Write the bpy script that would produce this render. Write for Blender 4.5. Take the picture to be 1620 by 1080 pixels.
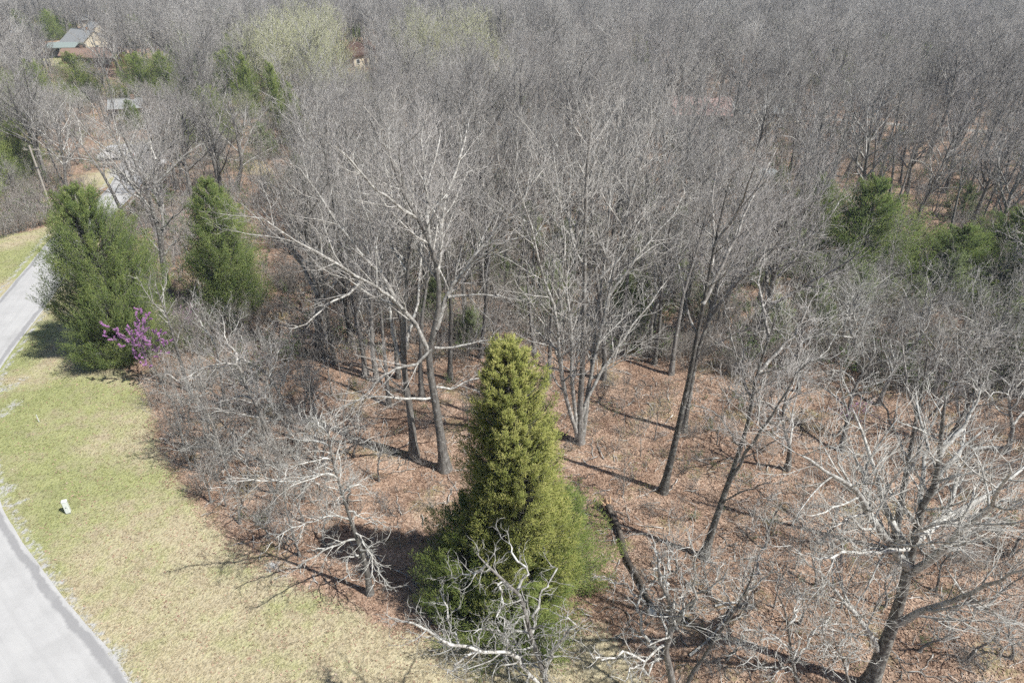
import bpy, math, random
import numpy as np
from mathutils import Vector

# ------------------------------------------------------------------ scene, camera, sky, sun
scene = bpy.context.scene
for o in list(bpy.data.objects): bpy.data.objects.remove(o)
COL = scene.collection
H = 28.0                       # camera height above the ground (m)
TH = math.radians(30.0)        # camera pitch below the horizon
FPX = 1080.0                   # focal length in pixels of the 1620 px wide photograph
cam_d = bpy.data.cameras.new('camera'); cam = bpy.data.objects.new('camera', cam_d); COL.objects.link(cam)
cam.location = (0, 0, H); cam.rotation_euler = (math.radians(90) - TH, 0, 0)
cam_d.sensor_width = 36; cam_d.lens = 24.0; cam_d.clip_start = .5; cam_d.clip_end = 6000
scene.camera = cam

SUN_AZ = math.radians(26)      # shadows fall to the left, turned this much away from the camera
SUN_EL = math.radians(54)
world = bpy.data.worlds.new('World'); scene.world = world; world.use_nodes = True
wn = world.node_tree; wn.nodes.clear()
sky = wn.nodes.new('ShaderNodeTexSky'); sky.sky_type = 'NISHITA'; sky.sun_disc = False
sky.sun_elevation = SUN_EL; sky.sun_rotation = math.pi/2 + SUN_AZ
sky.air_density = 1.0; sky.dust_density = 1.2; sky.ozone_density = 1.0
bg = wn.nodes.new('ShaderNodeBackground'); bg.inputs['Strength'].default_value = .07
wo = wn.nodes.new('ShaderNodeOutputWorld')
wn.links.new(sky.outputs[0], bg.inputs[0]); wn.links.new(bg.outputs[0], wo.inputs[0])
sun_d = bpy.data.lights.new('sun', 'SUN'); sun = bpy.data.objects.new('sun', sun_d); COL.objects.link(sun)
sun_d.energy = 5.0; sun_d.angle = math.radians(.55); sun_d.color = (1.0, .965, .91)
sdir = Vector((-math.cos(SUN_AZ)*math.cos(SUN_EL), math.sin(SUN_AZ)*math.cos(SUN_EL), -math.sin(SUN_EL)))
sun.rotation_euler = sdir.to_track_quat('-Z', 'Y').to_euler(); sun.location = (40, -20, 60)
scene.view_settings.view_transform = 'Standard'; scene.view_settings.look = 'None'
scene.view_settings.exposure = 0.27; scene.view_settings.gamma = 1; scene.view_settings.use_curve_mapping = False
scene.render.engine = 'CYCLES'
cy = scene.cycles
cy.max_bounces = 3; cy.diffuse_bounces = 2; cy.glossy_bounces = 1; cy.transmission_bounces = 2
cy.transparent_max_bounces = 4; cy.volume_bounces = 0; cy.use_adaptive_sampling = True; cy.adaptive_threshold = .04; cy.use_denoising = False
cy.caustics_reflective = False; cy.caustics_refractive = False

# ------------------------------------------------------------------ small helpers
CT, ST = math.cos(TH), math.sin(TH)
def ray(px, py):
    u, v = px - 810.0, py - 540.0
    return u, FPX*CT - v*ST, FPX*ST + v*CT          # right, forward, down
def gp(px, py):                                     # where a sight line meets the ground
    u, f, d = ray(px, py); k = H/d
    return (u*k, f*k)
def pt(px, py, Y):                                  # where a sight line meets the upright plane at distance Y
    u, f, d = ray(px, py); k = Y/f
    return (u*k, Y, H - d*k)
def to_px(x, y, z):
    dep = y*CT - (z - H)*ST
    return 810 + FPX*x/dep, 540 - FPX*(y*ST + (z - H)*CT)/dep
def nrm(a): return a/np.maximum(np.linalg.norm(a, axis=-1, keepdims=True), 1e-9)

class Geo:
    """collects polygons, one mesh"""
    def __init__(s): s.v=[]; s.f=[]; s.n=0; s.mi=[]; s.att=[]
    def add(s, verts, faces, mat=0, att=None):
        verts = np.asarray(verts, dtype=np.float32).reshape(-1,3)
        s.v.append(verts)
        for fa in faces:
            fa = np.asarray(fa, dtype=np.int64)
            if len(fa): s.f.append(fa + s.n); s.mi.append(np.full(len(fa), mat))
        s.att.append(np.full(len(verts), .5, np.float32) if att is None else np.asarray(att, np.float32))
        s.n += len(verts)
    def mesh(s, name, mats, smooth=True, att=None):
        me = bpy.data.meshes.new(name)
        v = np.concatenate(s.v); me.vertices.add(len(v)); me.vertices.foreach_set('co', v.ravel())
        lv = np.concatenate([f.ravel() for f in s.f]); tot = np.concatenate([np.full(len(f), f.shape[1]) for f in s.f])
        me.loops.add(len(lv)); me.loops.foreach_set('vertex_index', lv.astype(np.int32))
        me.polygons.add(len(tot)); st = np.concatenate([[0], np.cumsum(tot)[:-1]])
        me.polygons.foreach_set('loop_start', st.astype(np.int32))
        for m in mats: me.materials.append(m)
        me.polygons.foreach_set('material_index', np.concatenate(s.mi).astype(np.int32))
        me.polygons.foreach_set('use_smooth', np.full(len(tot), smooth, dtype=bool))
        if att:
            a = me.attributes.new(att, 'FLOAT', 'POINT'); a.data.foreach_set('value', np.concatenate(s.att))
        me.update(calc_edges=True)
        return me

def tubes(geo, P, R, k=4, mat=0, att=None, tip=True, rng=None):
    """P (n,m,3) centre lines, R (n,m) radii -> round tubes; tip: end in a point"""
    n, m, _ = P.shape
    if n == 0: return
    T = np.empty_like(P); T[:,1:-1] = P[:,2:] - P[:,:-2]; T[:,0] = P[:,1]-P[:,0]; T[:,-1] = P[:,-1]-P[:,-2]
    T = nrm(T)
    ref = np.where(np.abs(T[:,:1,2:3]) > .8, np.array([1.,0,0]), np.array([0,0,1.]))
    U = nrm(np.cross(T, np.broadcast_to(ref, T.shape))); V = np.cross(T, U)
    a = np.arange(k)*2*math.pi/k
    mr = m-1 if tip else m
    ring = P[:,:mr,None,:] + R[:,:mr,None,None]*(np.cos(a)[None,None,:,None]*U[:,:mr,None,:] + np.sin(a)[None,None,:,None]*V[:,:mr,None,:])
    vper = mr*k + (1 if tip else 0)
    vs = ring.reshape(n, mr*k, 3)
    if tip: vs = np.concatenate([vs, P[:,-1:,:]], axis=1)
    faces = []
    if mr > 1:
        i = np.arange(mr-1)[:,None]; j = np.arange(k)[None,:]; j2 = (j+1) % k
        q = np.stack([i*k+j, i*k+j2, (i+1)*k+j2, (i+1)*k+j], -1).reshape(-1,4)
        faces.append((q[None] + (np.arange(n)*vper)[:,None,None]).reshape(-1,4))
    if tip:
        j = np.arange(k); t = np.stack([(mr-1)*k+j, (mr-1)*k+(j+1)%k, np.full(k, mr*k)], -1)
        faces.append((t[None] + (np.arange(n)*vper)[:,None,None]).reshape(-1,3))
    av = None if att is None else np.repeat(att, vper)
    geo.add(vs.reshape(-1,3), faces, mat, av)

def catmull(pts, m):
    """smooth curve through pts (list of vectors or scalars per column), m samples at even arc length"""
    p = np.asarray(pts, float); q = np.vstack([2*p[0]-p[1], p, 2*p[-1]-p[-2]])
    out = []
    for i in range(1, len(q)-2):
        for t in np.linspace(0, 1, 12, endpoint=False):
            a, b, c, d = q[i-1], q[i], q[i+1], q[i+2]
            out.append(.5*((2*b) + (c-a)*t + (2*a-5*b+4*c-d)*t*t + (3*b-a-3*c+d)*t**3))
    out.append(p[-1]); out = np.array(out)
    s = np.concatenate([[0], np.cumsum(np.linalg.norm(np.diff(out[:,:3], axis=0), axis=1))])
    x = np.linspace(0, s[-1], m)
    return np.stack([np.interp(x, s, out[:,c]) for c in range(out.shape[1])], -1)

def grow(rng, P, R, dens, t0, ang, lr, lmin, lmax, wander, up, m, rr, rmin, taper=.8, jit=.35, nmin=1):
    """children of every centre line, evenly spread along it"""
    n, mp, _ = P.shape
    seg = np.linalg.norm(np.diff(P, axis=1), axis=2); L = seg.sum(1)
    cnt = np.maximum(nmin, np.round(L*(1-t0)*dens*rng.uniform(.75, 1.25, n))).astype(int)
    idx = np.repeat(np.arange(n), cnt); N = len(idx)
    k = np.concatenate([np.arange(c) for c in cnt]); ct = cnt[idx]
    t = t0 + (1-t0)*np.clip((k + rng.uniform(.1, .95, N))/ct, 0, .995)
    x = t*(mp-1); i0 = np.minimum(x.astype(int), mp-2); w = (x-i0)[:,None]
    pos = P[idx,i0]*(1-w) + P[idx,i0+1]*w
    tan = nrm(P[idx,i0+1]-P[idx,i0])
    r = np.maximum((R[idx,i0]*(1-w[:,0]) + R[idx,i0+1]*w[:,0])*rr*rng.uniform(.75, 1.15, N), rmin)
    ln = np.clip(L[idx]*lr*(1.2-.75*t)*rng.uniform(.65, 1.3, N), lmin, lmax)
    az = k*2.4 + rng.uniform(-.7, .7, N) + rng.uniform(0, 6.28, n)[idx]
    ref = np.where(np.abs(tan[:,2:3]) > .85, np.array([1.,0,0]), np.array([0,0,1.]))
    U = nrm(np.cross(tan, ref)); V = np.cross(tan, U)
    a = ang*rng.uniform(.7, 1.3, N)
    d = np.cos(a)[:,None]*tan + np.sin(a)[:,None]*(np.cos(az)[:,None]*U + np.sin(az)[:,None]*V)
    C = np.empty((N, m, 3)); C[:,0] = pos
    upv = np.array([0,0,1.]); d = nrm(d + upv*up*.6)
    st = (ln/(m-1))[:,None]
    for j in range(1, m):
        C[:,j] = C[:,j-1] + d*st
        d = nrm(d + rng.normal(0, wander, (N,3)) + upv*up/(m-1)*1.5)
    s = np.linspace(0, 1, m)[None]
    return C, np.maximum(r[:,None]*(1-taper*s), rmin*.55)

# ------------------------------------------------------------------ materials
MATS = {}
def nodes(name):
    m = bpy.data.materials.new(name); m.use_nodes = True; nt = m.node_tree; nt.nodes.clear()
    out = nt.nodes.new('ShaderNodeOutputMaterial'); b = nt.nodes.new('ShaderNodeBsdfPrincipled')
    nt.links.new(b.outputs[0], out.inputs[0]); MATS[name] = m
    b.inputs['Specular IOR Level'].default_value = .25
    return m, nt, b
def N(nt, kind, **kw):
    n = nt.nodes.new(kind)
    for k, v in kw.items():
        if k.startswith('i_'): n.inputs[k[2:].replace('_',' ')].default_value = v
        else: setattr(n, k, v)
    return n
def rgb(c): return (c[0], c[1], c[2], 1)
def ramp(nt, fac, stops):
    r = N(nt, 'ShaderNodeValToRGB'); e = r.color_ramp.elements
    e[0].position, e[0].color = stops[0][0], rgb(stops[0][1]); e[1].position, e[1].color = stops[-1][0], rgb(stops[-1][1])
    for p, c in stops[1:-1]:
        q = e.new(p); q.color = rgb(c)
    nt.links.new(fac, r.inputs[0]); return r.outputs[0]
def mixc(nt, fac, a, b, mode='MIX'):
    x = N(nt, 'ShaderNodeMix', data_type='RGBA', blend_type=mode)
    for s, v in ((0, fac), (6, a), (7, b)):
        if hasattr(v, 'node'): nt.links.new(v, x.inputs[s])
        else: x.inputs[s].default_value = v if s == 0 else rgb(v)
    return x.outputs[2]
def noise(nt, vec, scale, detail=3, rough=.55, out='Fac'):
    n = N(nt, 'ShaderNodeTexNoise'); n.inputs['Scale'].default_value = scale; n.inputs['Detail'].default_value = detail
    n.inputs['Roughness'].default_value = rough
    if vec is not None: nt.links.new(vec, n.inputs['Vector'])
    return n.outputs[out]
def mth(nt, op, a, b=None, clamp=False):
    x = N(nt, 'ShaderNodeMath', operation=op, use_clamp=clamp)
    for s, v in ((0, a), (1, b)):
        if v is None: continue
        if hasattr(v, 'node'): nt.links.new(v, x.inputs[s])
        else: x.inputs[s].default_value = v
    return x.outputs[0]
def sstep(nt, x, lo, hi):
    r = N(nt, 'ShaderNodeMapRange', interpolation_type='SMOOTHSTEP')
    nt.links.new(x, r.inputs[0]); r.inputs[1].default_value = lo; r.inputs[2].default_value = hi
    return r.outputs[0]
def bump(nt, b, h, strength, dist):
    x = N(nt, 'ShaderNodeBump'); x.inputs['Strength'].default_value = strength; x.inputs['Distance'].default_value = dist
    nt.links.new(h, x.inputs['Height']); nt.links.new(x.outputs[0], b.inputs['Normal'])

def bark(name, c0, c1, c2, lichen=0.3, rough=.9, bumpy=True, var=.25):
    """c0 furrow, c1 plate, c2 pale lichen"""
    m, nt, b = nodes(name)
    tc = N(nt, 'ShaderNodeTexCoord').outputs['Object']
    mp = N(nt, 'ShaderNodeMapping'); mp.inputs['Scale'].default_value = (1,1,.22); nt.links.new(tc, mp.inputs[0])
    f = noise(nt, mp.outputs[0], 9, 4, .65)
    col = ramp(nt, f, [(.3, c0), (.55, c1), (.75, c1)])
    l = noise(nt, tc, 5.5, 5, .65)
    col = mixc(nt, sstep(nt, l, .62-.3*lichen, .78-.3*lichen), col, c2)
    oi = N(nt, 'ShaderNodeObjectInfo').outputs['Random']
    k = mth(nt, 'ADD', mth(nt, 'MULTIPLY', oi, 2*var), 1-var)
    hs = N(nt, 'ShaderNodeHueSaturation'); nt.links.new(k, hs.inputs['Value']); nt.links.new(col, hs.inputs['Color'])
    nt.links.new(hs.outputs[0], b.inputs['Base Color']); b.inputs['Roughness'].default_value = rough
    if bumpy: bump(nt, b, f, .8, .03)
    return m
bark('bark', (.06,.055,.05), (.225,.212,.196), (.42,.42,.395), .34)
bark('bark_dark', (.035,.032,.029), (.15,.139,.127), (.33,.328,.30), .5)
bark('log_bark', (.025,.022,.019), (.085,.072,.06), (.20,.18,.15), .3)
bark('branch', (.14,.13,.118), (.36,.345,.318), (.60,.595,.56), .52, bumpy=False)
bark('branch_grey', (.10,.092,.084), (.27,.255,.235), (.52,.515,.485), .42, bumpy=False)
bark('branch_pale', (.15,.14,.126), (.36,.347,.318), (.60,.60,.57), .66, bumpy=True)
def twig(name, a, bc, var=.22):
    m, nt, b = nodes(name)
    tc = N(nt, 'ShaderNodeTexCoord').outputs['Object']
    oi = N(nt, 'ShaderNodeObjectInfo').outputs['Random']
    r2 = mth(nt, 'FRACT', mth(nt, 'MULTIPLY', oi, 17.3))
    col = mixc(nt, mth(nt, 'ADD', mth(nt, 'MULTIPLY', r2, .7), mth(nt, 'MULTIPLY', noise(nt, tc, .9, 2), .3)), a, bc)
    k = mth(nt, 'ADD', mth(nt, 'MULTIPLY', oi, 2*var), 1-var)
    hs = N(nt, 'ShaderNodeHueSaturation'); nt.links.new(k, hs.inputs['Value']); nt.links.new(col, hs.inputs['Color'])
    nt.links.new(hs.outputs[0], b.inputs['Base Color']); b.inputs['Roughness'].default_value = .8
    return m
twig('twig', (.285,.268,.266), (.41,.396,.366), .36)
twig('twig_pale', (.37,.362,.335), (.51,.505,.47), .25)
twig('twig_bud', (.37,.38,.21), (.47,.48,.29))
twig('twig_brown', (.265,.228,.198), (.375,.345,.305))

def leafy(name, dark, mid, lite, trans=.25):
    m, nt, b = nodes(name)
    at = N(nt, 'ShaderNodeAttribute', attribute_name='tint').outputs['Fac']
    tc = N(nt, 'ShaderNodeTexCoord').outputs['Object']
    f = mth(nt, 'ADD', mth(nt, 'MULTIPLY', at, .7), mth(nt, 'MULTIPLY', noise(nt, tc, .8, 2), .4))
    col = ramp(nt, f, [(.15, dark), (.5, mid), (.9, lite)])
    nt.links.new(col, b.inputs['Base Color']); b.inputs['Roughness'].default_value = .65
    out = [n for n in nt.nodes if n.type == 'OUTPUT_MATERIAL'][0]
    tr = N(nt, 'ShaderNodeBsdfTranslucent'); nt.links.new(col, tr.inputs[0])
    mx = N(nt, 'ShaderNodeMixShader'); mx.inputs[0].default_value = trans
    nt.links.new(b.outputs[0], mx.inputs[1]); nt.links.new(tr.outputs[0], mx.inputs[2]); nt.links.new(mx.outputs[0], out.inputs[0])
    return m
leafy('cedar_yellow', (.11,.145,.04), (.345,.385,.105), (.62,.60,.23), .4)
leafy('cedar_green', (.06,.10,.032), (.18,.25,.075), (.40,.44,.16), .3)
leafy('cedar_bright', (.08,.125,.035), (.25,.33,.09), (.48,.52,.18), .38)
leafy('cedar_dark', (.07,.115,.035), (.19,.27,.075), (.37,.42,.14), .4)
leafy('shrub_green', (.09,.15,.05), (.2,.31,.10), (.36,.46,.18), .35)
leafy('pine_soft', (.13,.17,.08), (.23,.29,.13), (.36,.41,.2), .35)
leafy('blossom', (.45,.17,.48), (.66,.31,.68), (.80,.52,.80), .35)
leafy('bud_green', (.26,.29,.09), (.36,.39,.13), (.48,.50,.20))

def flat(name, c, rough=.7, var=.08, scale=3, metal=0):
    m, nt, b = nodes(name)
    tc = N(nt, 'ShaderNodeTexCoord').outputs['Object']
    f = noise(nt, tc, scale, 4)
    col = mixc(nt, f, tuple(x*(1-var*2) for x in c), tuple(min(1, x*(1+var*2)) for x in c))
    nt.links.new(col, b.inputs['Base Color']); b.inputs['Roughness'].default_value = rough; b.inputs['Metallic'].default_value = metal
    return m
flat('white_plastic', (.78,.82,.80), .45, .03)
flat('roof_grey', (.30,.31,.31), .8); flat('roof_green', (.27,.32,.30), .6); flat('roof_brown', (.26,.18,.14), .85)
flat('roof_red', (.38,.27,.245), .6); flat('wall_cream', (.60,.54,.42), .8); flat('wall_blue', (.22,.27,.33), .7)
flat('wall_white', (.74,.74,.72), .6); flat('wall_brown', (.24,.16,.11), .8); flat('trim_dark', (.10,.06,.045), .7)
flat('wall_grey', (.20,.20,.22), .8)
flat('glass', (.04,.05,.06), .12, .02); flat('rubber', (.02,.02,.02), .8); flat('car_white', (.76,.77,.78), .25, .02)
flat('tarp', (.46,.52,.55), .45, .15, 2); flat('splinter', (.62,.42,.27), .8, .2, 12); flat('stone', (.25,.24,.21), .9, .2, 4)
flat('stone_pale', (.55,.56,.56), .85, .1, 4); flat('pole_wood', (.40,.37,.33), .85, .1); flat('iron', (.10,.10,.11), .5)
flat('red_paint', (.4,.08,.05), .5)

# leaf litter colours, shared by the ground and the loose leaves
LIT = [(0, (.10,.063,.045)), (.3, (.25,.165,.117)), (.6, (.385,.27,.197)), (1, (.55,.425,.33))]
m, nt, b = nodes('dead_leaf')
oi = N(nt, 'ShaderNodeObjectInfo').outputs['Random']
drift = mth(nt, 'ADD', mth(nt, 'MULTIPLY', oi, .62), mth(nt, 'MULTIPLY', sstep(nt, noise(nt, N(nt, 'ShaderNodeNewGeometry').outputs['Position'], .34, 5, .65), .3, .7), .38))
nt.links.new(ramp(nt, drift, [(0,(.15,.092,.064)), (.45,(.37,.25,.18)), (.85,(.53,.40,.305)), (1,(.72,.63,.53))]), b.inputs['Base Color'])
b.inputs['Roughness'].default_value = .75

def lawn_colour(nt, pos):
    big = noise(nt, pos, .16, 4, .6); midn = noise(nt, pos, .9, 4, .65); fine = noise(nt, pos, 9, 3, .7)
    g = ramp(nt, midn, [(.3, (.25,.28,.115)), (.7, (.385,.395,.19))])
    t = ramp(nt, midn, [(.25, (.385,.33,.225)), (.5, (.475,.42,.285)), (.8, (.565,.51,.355))])
    at = N(nt, 'ShaderNodeAttribute', attribute_name='green').outputs['Fac']
    return big, midn, fine, g, t, at
def world_pos(nt): return N(nt, 'ShaderNodeNewGeometry').outputs['Position']

m, nt, b = nodes('ground')
pos = world_pos(nt)
big, midn, fine, g, t, at_g = lawn_colour(nt, pos)
fgreen = sstep(nt, mth(nt, 'ADD', mth(nt, 'ADD', at_g, mth(nt, 'MULTIPLY', mth(nt, 'SUBTRACT', big, .5), 1.6)), mth(nt, 'MULTIPLY', mth(nt, 'SUBTRACT', midn, .5), 1.2)), .25, .85)
lawn = mixc(nt, fgreen, t, g)
lawn = mixc(nt, mth(nt, 'MULTIPLY', sstep(nt, fine, .60, .74), .55), lawn, (.44,.33,.22))
vor = N(nt, 'ShaderNodeTexVoronoi'); vor.inputs['Scale'].default_value = 8; nt.links.new(pos, vor.inputs['Vector'])
vs = N(nt, 'ShaderNodeSeparateColor'); nt.links.new(vor.outputs['Color'], vs.inputs[0])
lf = mth(nt, 'ADD', mth(nt, 'MULTIPLY', vs.outputs[0], .55), mth(nt, 'MULTIPLY', sstep(nt, noise(nt, pos, .34, 5, .65), .3, .7), .5))
litter = ramp(nt, mth(nt, 'SUBTRACT', lf, .05), LIT)
grn = noise(nt, pos, .33, 4, .6)
litter = mixc(nt, mth(nt, 'MULTIPLY', sstep(nt, grn, .54, .70), .6), litter, (.21,.215,.085))
litter = mixc(nt, mth(nt, 'MULTIPLY', sstep(nt, noise(nt, pos, .21, 5, .6), .52, .68), .6), litter, (.125,.095,.07))
at_l = N(nt, 'ShaderNodeAttribute', attribute_name='litter').outputs['Fac']
fl = sstep(nt, mth(nt, 'ADD', at_l, mth(nt, 'MULTIPLY', mth(nt, 'SUBTRACT', noise(nt, pos, 1.3, 5, .7), .5), 1.2)), .3, .7)
col = mixc(nt, fl, lawn, litter)
at_v = N(nt, 'ShaderNodeAttribute', attribute_name='gravel').outputs['Fac']
fv = sstep(nt, mth(nt, 'ADD', at_v, mth(nt, 'MULTIPLY', mth(nt, 'SUBTRACT', noise(nt, pos, 2.6, 5, .7), .5), 1.1)), .42, .68)
grav = mixc(nt, noise(nt, pos, 30, 3, .7), (.33,.33,.32), (.60,.60,.58))
col = mixc(nt, fv, col, grav)
at_s = N(nt, 'ShaderNodeAttribute', attribute_name='sand').outputs['Fac']
fs = sstep(nt, mth(nt, 'ADD', at_s, mth(nt, 'MULTIPLY', mth(nt, 'SUBTRACT', noise(nt, pos, .8, 5, .7), .5), 1.0)), .4, .7)
col = mixc(nt, fs, col, mixc(nt, midn, (.50,.40,.22), (.62,.52,.31)))
nt.links.new(col, b.inputs['Base Color']); b.inputs['Roughness'].default_value = .95
bump(nt, b, mth(nt, 'ADD', vor.outputs['Distance'], noise(nt, pos, 5, 4, .7)), .9, .06)

m, nt, b = nodes('grass_blade')
pos = world_pos(nt)
big, midn, fine, g, t, at_g = lawn_colour(nt, pos)
inst = N(nt, 'ShaderNodeAttribute', attribute_type='INSTANCER', attribute_name='green').outputs['Fac']
fgreen = sstep(nt, mth(nt, 'ADD', mth(nt, 'ADD', inst, mth(nt, 'MULTIPLY', mth(nt, 'SUBTRACT', big, .5), 1.6)), mth(nt, 'MULTIPLY', mth(nt, 'SUBTRACT', midn, .5), 1.2)), .25, .85)
hs = N(nt, 'ShaderNodeHueSaturation')
nt.links.new(mth(nt, 'ADD', mth(nt, 'MULTIPLY', N(nt, 'ShaderNodeObjectInfo').outputs['Random'], .5), .85), hs.inputs['Value'])
nt.links.new(mixc(nt, fgreen, t, g), hs.inputs['Color'])
nt.links.new(hs.outputs[0], b.inputs['Base Color']); b.inputs['Roughness'].default_value = .7

m, nt, b = nodes('road_surface')
pos = world_pos(nt)
at = N(nt, 'ShaderNodeAttribute', attribute_name='across').outputs['Fac']     # 0 at one edge, 1 at the other
spk = noise(nt, pos, 45, 3, .8); blot = noise(nt, pos, .5, 5, .6)
col = ramp(nt, mth(nt, 'ADD', mth(nt, 'MULTIPLY', spk, .5), mth(nt, 'MULTIPLY', blot, .5)), [(.3, (.36,.36,.355)), (.5, (.475,.475,.47)), (.7, (.55,.55,.54))])
stk_ = N(nt, 'ShaderNodeCombineXYZ'); nt.links.new(mth(nt, 'MULTIPLY', at, 9.0), stk_.inputs[0]); nt.links.new(mth(nt, 'MULTIPLY', blot, .6), stk_.inputs[1])
col = mixc(nt, mth(nt, 'MULTIPLY', sstep(nt, noise(nt, stk_.outputs[0], 1.0, 3, .6), .42, .68), .22), col, (.30,.30,.30))
edge = mth(nt, 'ABSOLUTE', mth(nt, 'SUBTRACT', at, .5))
wob = mth(nt, 'MULTIPLY', mth(nt, 'SUBTRACT', noise(nt, pos, .7, 5, .7), .5), .12)
dark = mth(nt, 'MULTIPLY', sstep(nt, mth(nt, 'ADD', edge, wob), .375, .41), mth(nt, 'SUBTRACT', 1, sstep(nt, mth(nt, 'ADD', edge, wob), .455, .48)))
col = mixc(nt, mth(nt, 'MULTIPLY', dark, sstep(nt, noise(nt, pos, .55, 5, .7), .05, .5)), col, mixc(nt, spk, (.20,.20,.205), (.42,.42,.42)))
crack = N(nt, 'ShaderNodeTexVoronoi', feature='DISTANCE_TO_EDGE'); crack.inputs['Scale'].default_value = .35
wv = N(nt, 'ShaderNodeVectorMath', operation='ADD'); nt.links.new(pos, wv.inputs[0])
nz = N(nt, 'ShaderNodeTexNoise'); nz.inputs['Scale'].default_value = 1.2; nt.links.new(pos, nz.inputs['Vector']); nt.links.new(nz.outputs['Color'], wv.inputs[1])
nt.links.new(wv.outputs[0], crack.inputs['Vector'])
col = mixc(nt, mth(nt, 'MULTIPLY', mth(nt, 'SUBTRACT', 1, sstep(nt, crack.outputs[0], .0, .010)), .12), col, (.25,.25,.25))
nt.links.new(col, b.inputs['Base Color']); b.inputs['Roughness'].default_value = .85
bump(nt, b, spk, .4, .01)
flat('gravel_edge', (.42,.40,.37), .95, .25, 14)
m, nt, b = nodes('pond_water'); b.inputs['Base Color'].default_value = (.085,.062,.025,1); b.inputs['Roughness'].default_value = .12
bump(nt, b, noise(nt, world_pos(nt), 4, 2), .1, .02)

# ------------------------------------------------------------------ objects
def tag(o, label=None, cat=None, group=None, kind=None):
    if label: o['label'] = label
    if cat: o['category'] = cat
    if group: o['group'] = group
    if kind: o['kind'] = kind
    return o
def link(name, me, parent=None):
    o = bpy.data.objects.new(name, me); COL.objects.link(o)
    if parent: o.parent = parent
    return o
def empty(name, loc, rz=0, s=1):
    o = bpy.data.objects.new(name, None); COL.objects.link(o); o.location = loc; o.rotation_euler[2] = rz
    o.scale = (s,)*3 if not isinstance(s, tuple) else s
    o.empty_display_size = .3
    return o
def M(*names): return [MATS[n] for n in names]

# ------------------------------------------------------------------ the ground sheet, lawn, litter, roads
def poly_sdf(X, Y, poly):
    """signed distance to a polygon, negative inside"""
    d = np.full(X.shape, 1e9); ins = np.zeros(X.shape, bool); n = len(poly)
    for i in range(n):
        (x0,y0),(x1,y1) = poly[i], poly[(i+1)%n]
        ex, ey = x1-x0, y1-y0; t = np.clip(((X-x0)*ex+(Y-y0)*ey)/(ex*ex+ey*ey+1e-12), 0, 1)
        d = np.minimum(d, np.hypot(X-x0-t*ex, Y-y0-t*ey))
        c = ((y0 > Y) != (y1 > Y)) & (X < (x1-x0)*(Y-y0)/((y1-y0) if y1 != y0 else 1e-9) + x0)
        ins ^= c
    return np.where(ins, -d, d)
def line_dist(X, Y, pts):
    d = np.full(np.shape(X), 1e9)
    for (x0,y0),(x1,y1) in zip(pts[:-1], pts[1:]):
        ex, ey = x1-x0, y1-y0; t = np.clip(((X-x0)*ex+(Y-y0)*ey)/(ex*ex+ey*ey), 0, 1)
        d = np.minimum(d, np.hypot(X-x0-t*ex, Y-y0-t*ey))
    return d

lawn_px = [(200,585),(222,610),(240,650),(250,700),(285,765),(335,830),(400,880),(470,925),(560,958),(590,990),(680,1000),(790,1010),(880,990),(950,985),(1000,1030),(1030,1078)]
LAWN = [gp(*p) for p in lawn_px] + [(5,8), (0,-30), (-90,-30), (-90,55), (-62,70)] + [gp(0,372), gp(45,366), gp(92,352)] + [(-50,78), (-46,72), (-40.5,60), (-37,52)] + [gp(150,560)]
TAN = [gp(235,480), gp(290,470), gp(300,520), gp(260,560), gp(225,540)]
# road centre line (runs along the lawn, off the frame and back, then behind the big cedar to the houses)
ROAD = [(-6.5,4.5),(-13.2,11.5),(-19.0,17.0),(-25.0,22.0),(-31.5,28.0),(-37.9,35.6),(-41.4,43.3),(-44.4,54.5),(-46.6,62.5),(-49.4,72),(-50.6,81),(-52.5,91),(-56.5,102),(-61,112)]
RW = [2.6,2.6,2.6,2.5,2.35,2.25,2.2,2.2,2.15,1.9,1.9,1.9,1.9,1.7]
GRAVEL_ROAD = [(24,150),(36,139),(48,134),(62,131),(78,124),(95,118),(115,114),(160,108)]
CLEAR = [((-128,212),26), ((-116,200),14), ((-62,112),9), ((-55,95),7), ((-42,203),8), ((38,131),8), ((-150,235),22), ((-52,120),6)]

xs = np.concatenate([-np.geomspace(60, 1500, 26)[::-1][:-1], np.arange(-60, 45.01, .5), np.geomspace(45, 1500, 26)[1:]])
ys = np.concatenate([-np.geomspace(5, 1500, 22)[::-1][:-1], np.arange(-5, 100.01, .5), np.geomspace(100, 1600, 44)[1:]])
GX, GY = np.meshgrid(xs, ys)
rs = np.random.RandomState(5)
def wobble(X, Y, s, seed):
    r = np.random.RandomState(seed); z = 0
    for k in range(6):
        a = r.uniform(0, 6.28); f = s*r.uniform(.6, 2.2); z = z + np.sin((X*math.cos(a)+Y*math.sin(a))*f + r.uniform(0, 6.28))/6
    return z
GZ = .10*wobble(GX, GY, .5, 1) + .05*wobble(GX, GY, 1.7, 2)
sd_lawn = poly_sdf(GX, GY, LAWN); rd = line_dist(GX, GY, ROAD); gd = line_dist(GX, GY, GRAVEL_ROAD)
GZ = GZ*np.clip((rd-2.6)/2, 0, 1)*np.clip((gd-3)/3, 0, 1) - np.where(rd < 3.2, .0, 0)
GZ = GZ*np.clip((sd_lawn+3)/4, .35, 1)
def gz(x, y):
    i = np.clip(np.searchsorted(xs, x)-1, 0, len(xs)-2); j = np.clip(np.searchsorted(ys, y)-1, 0, len(ys)-2)
    fx = (x-xs[i])/(xs[i+1]-xs[i]); fy = (y-ys[j])/(ys[j+1]-ys[j])
    return (GZ[j,i]*(1-fx)+GZ[j,i+1]*fx)*(1-fy) + (GZ[j+1,i]*(1-fx)+GZ[j+1,i+1]*fx)*fy
att = {}
att['litter'] = np.clip(.5 + sd_lawn/1.8, 0, 1)
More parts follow.
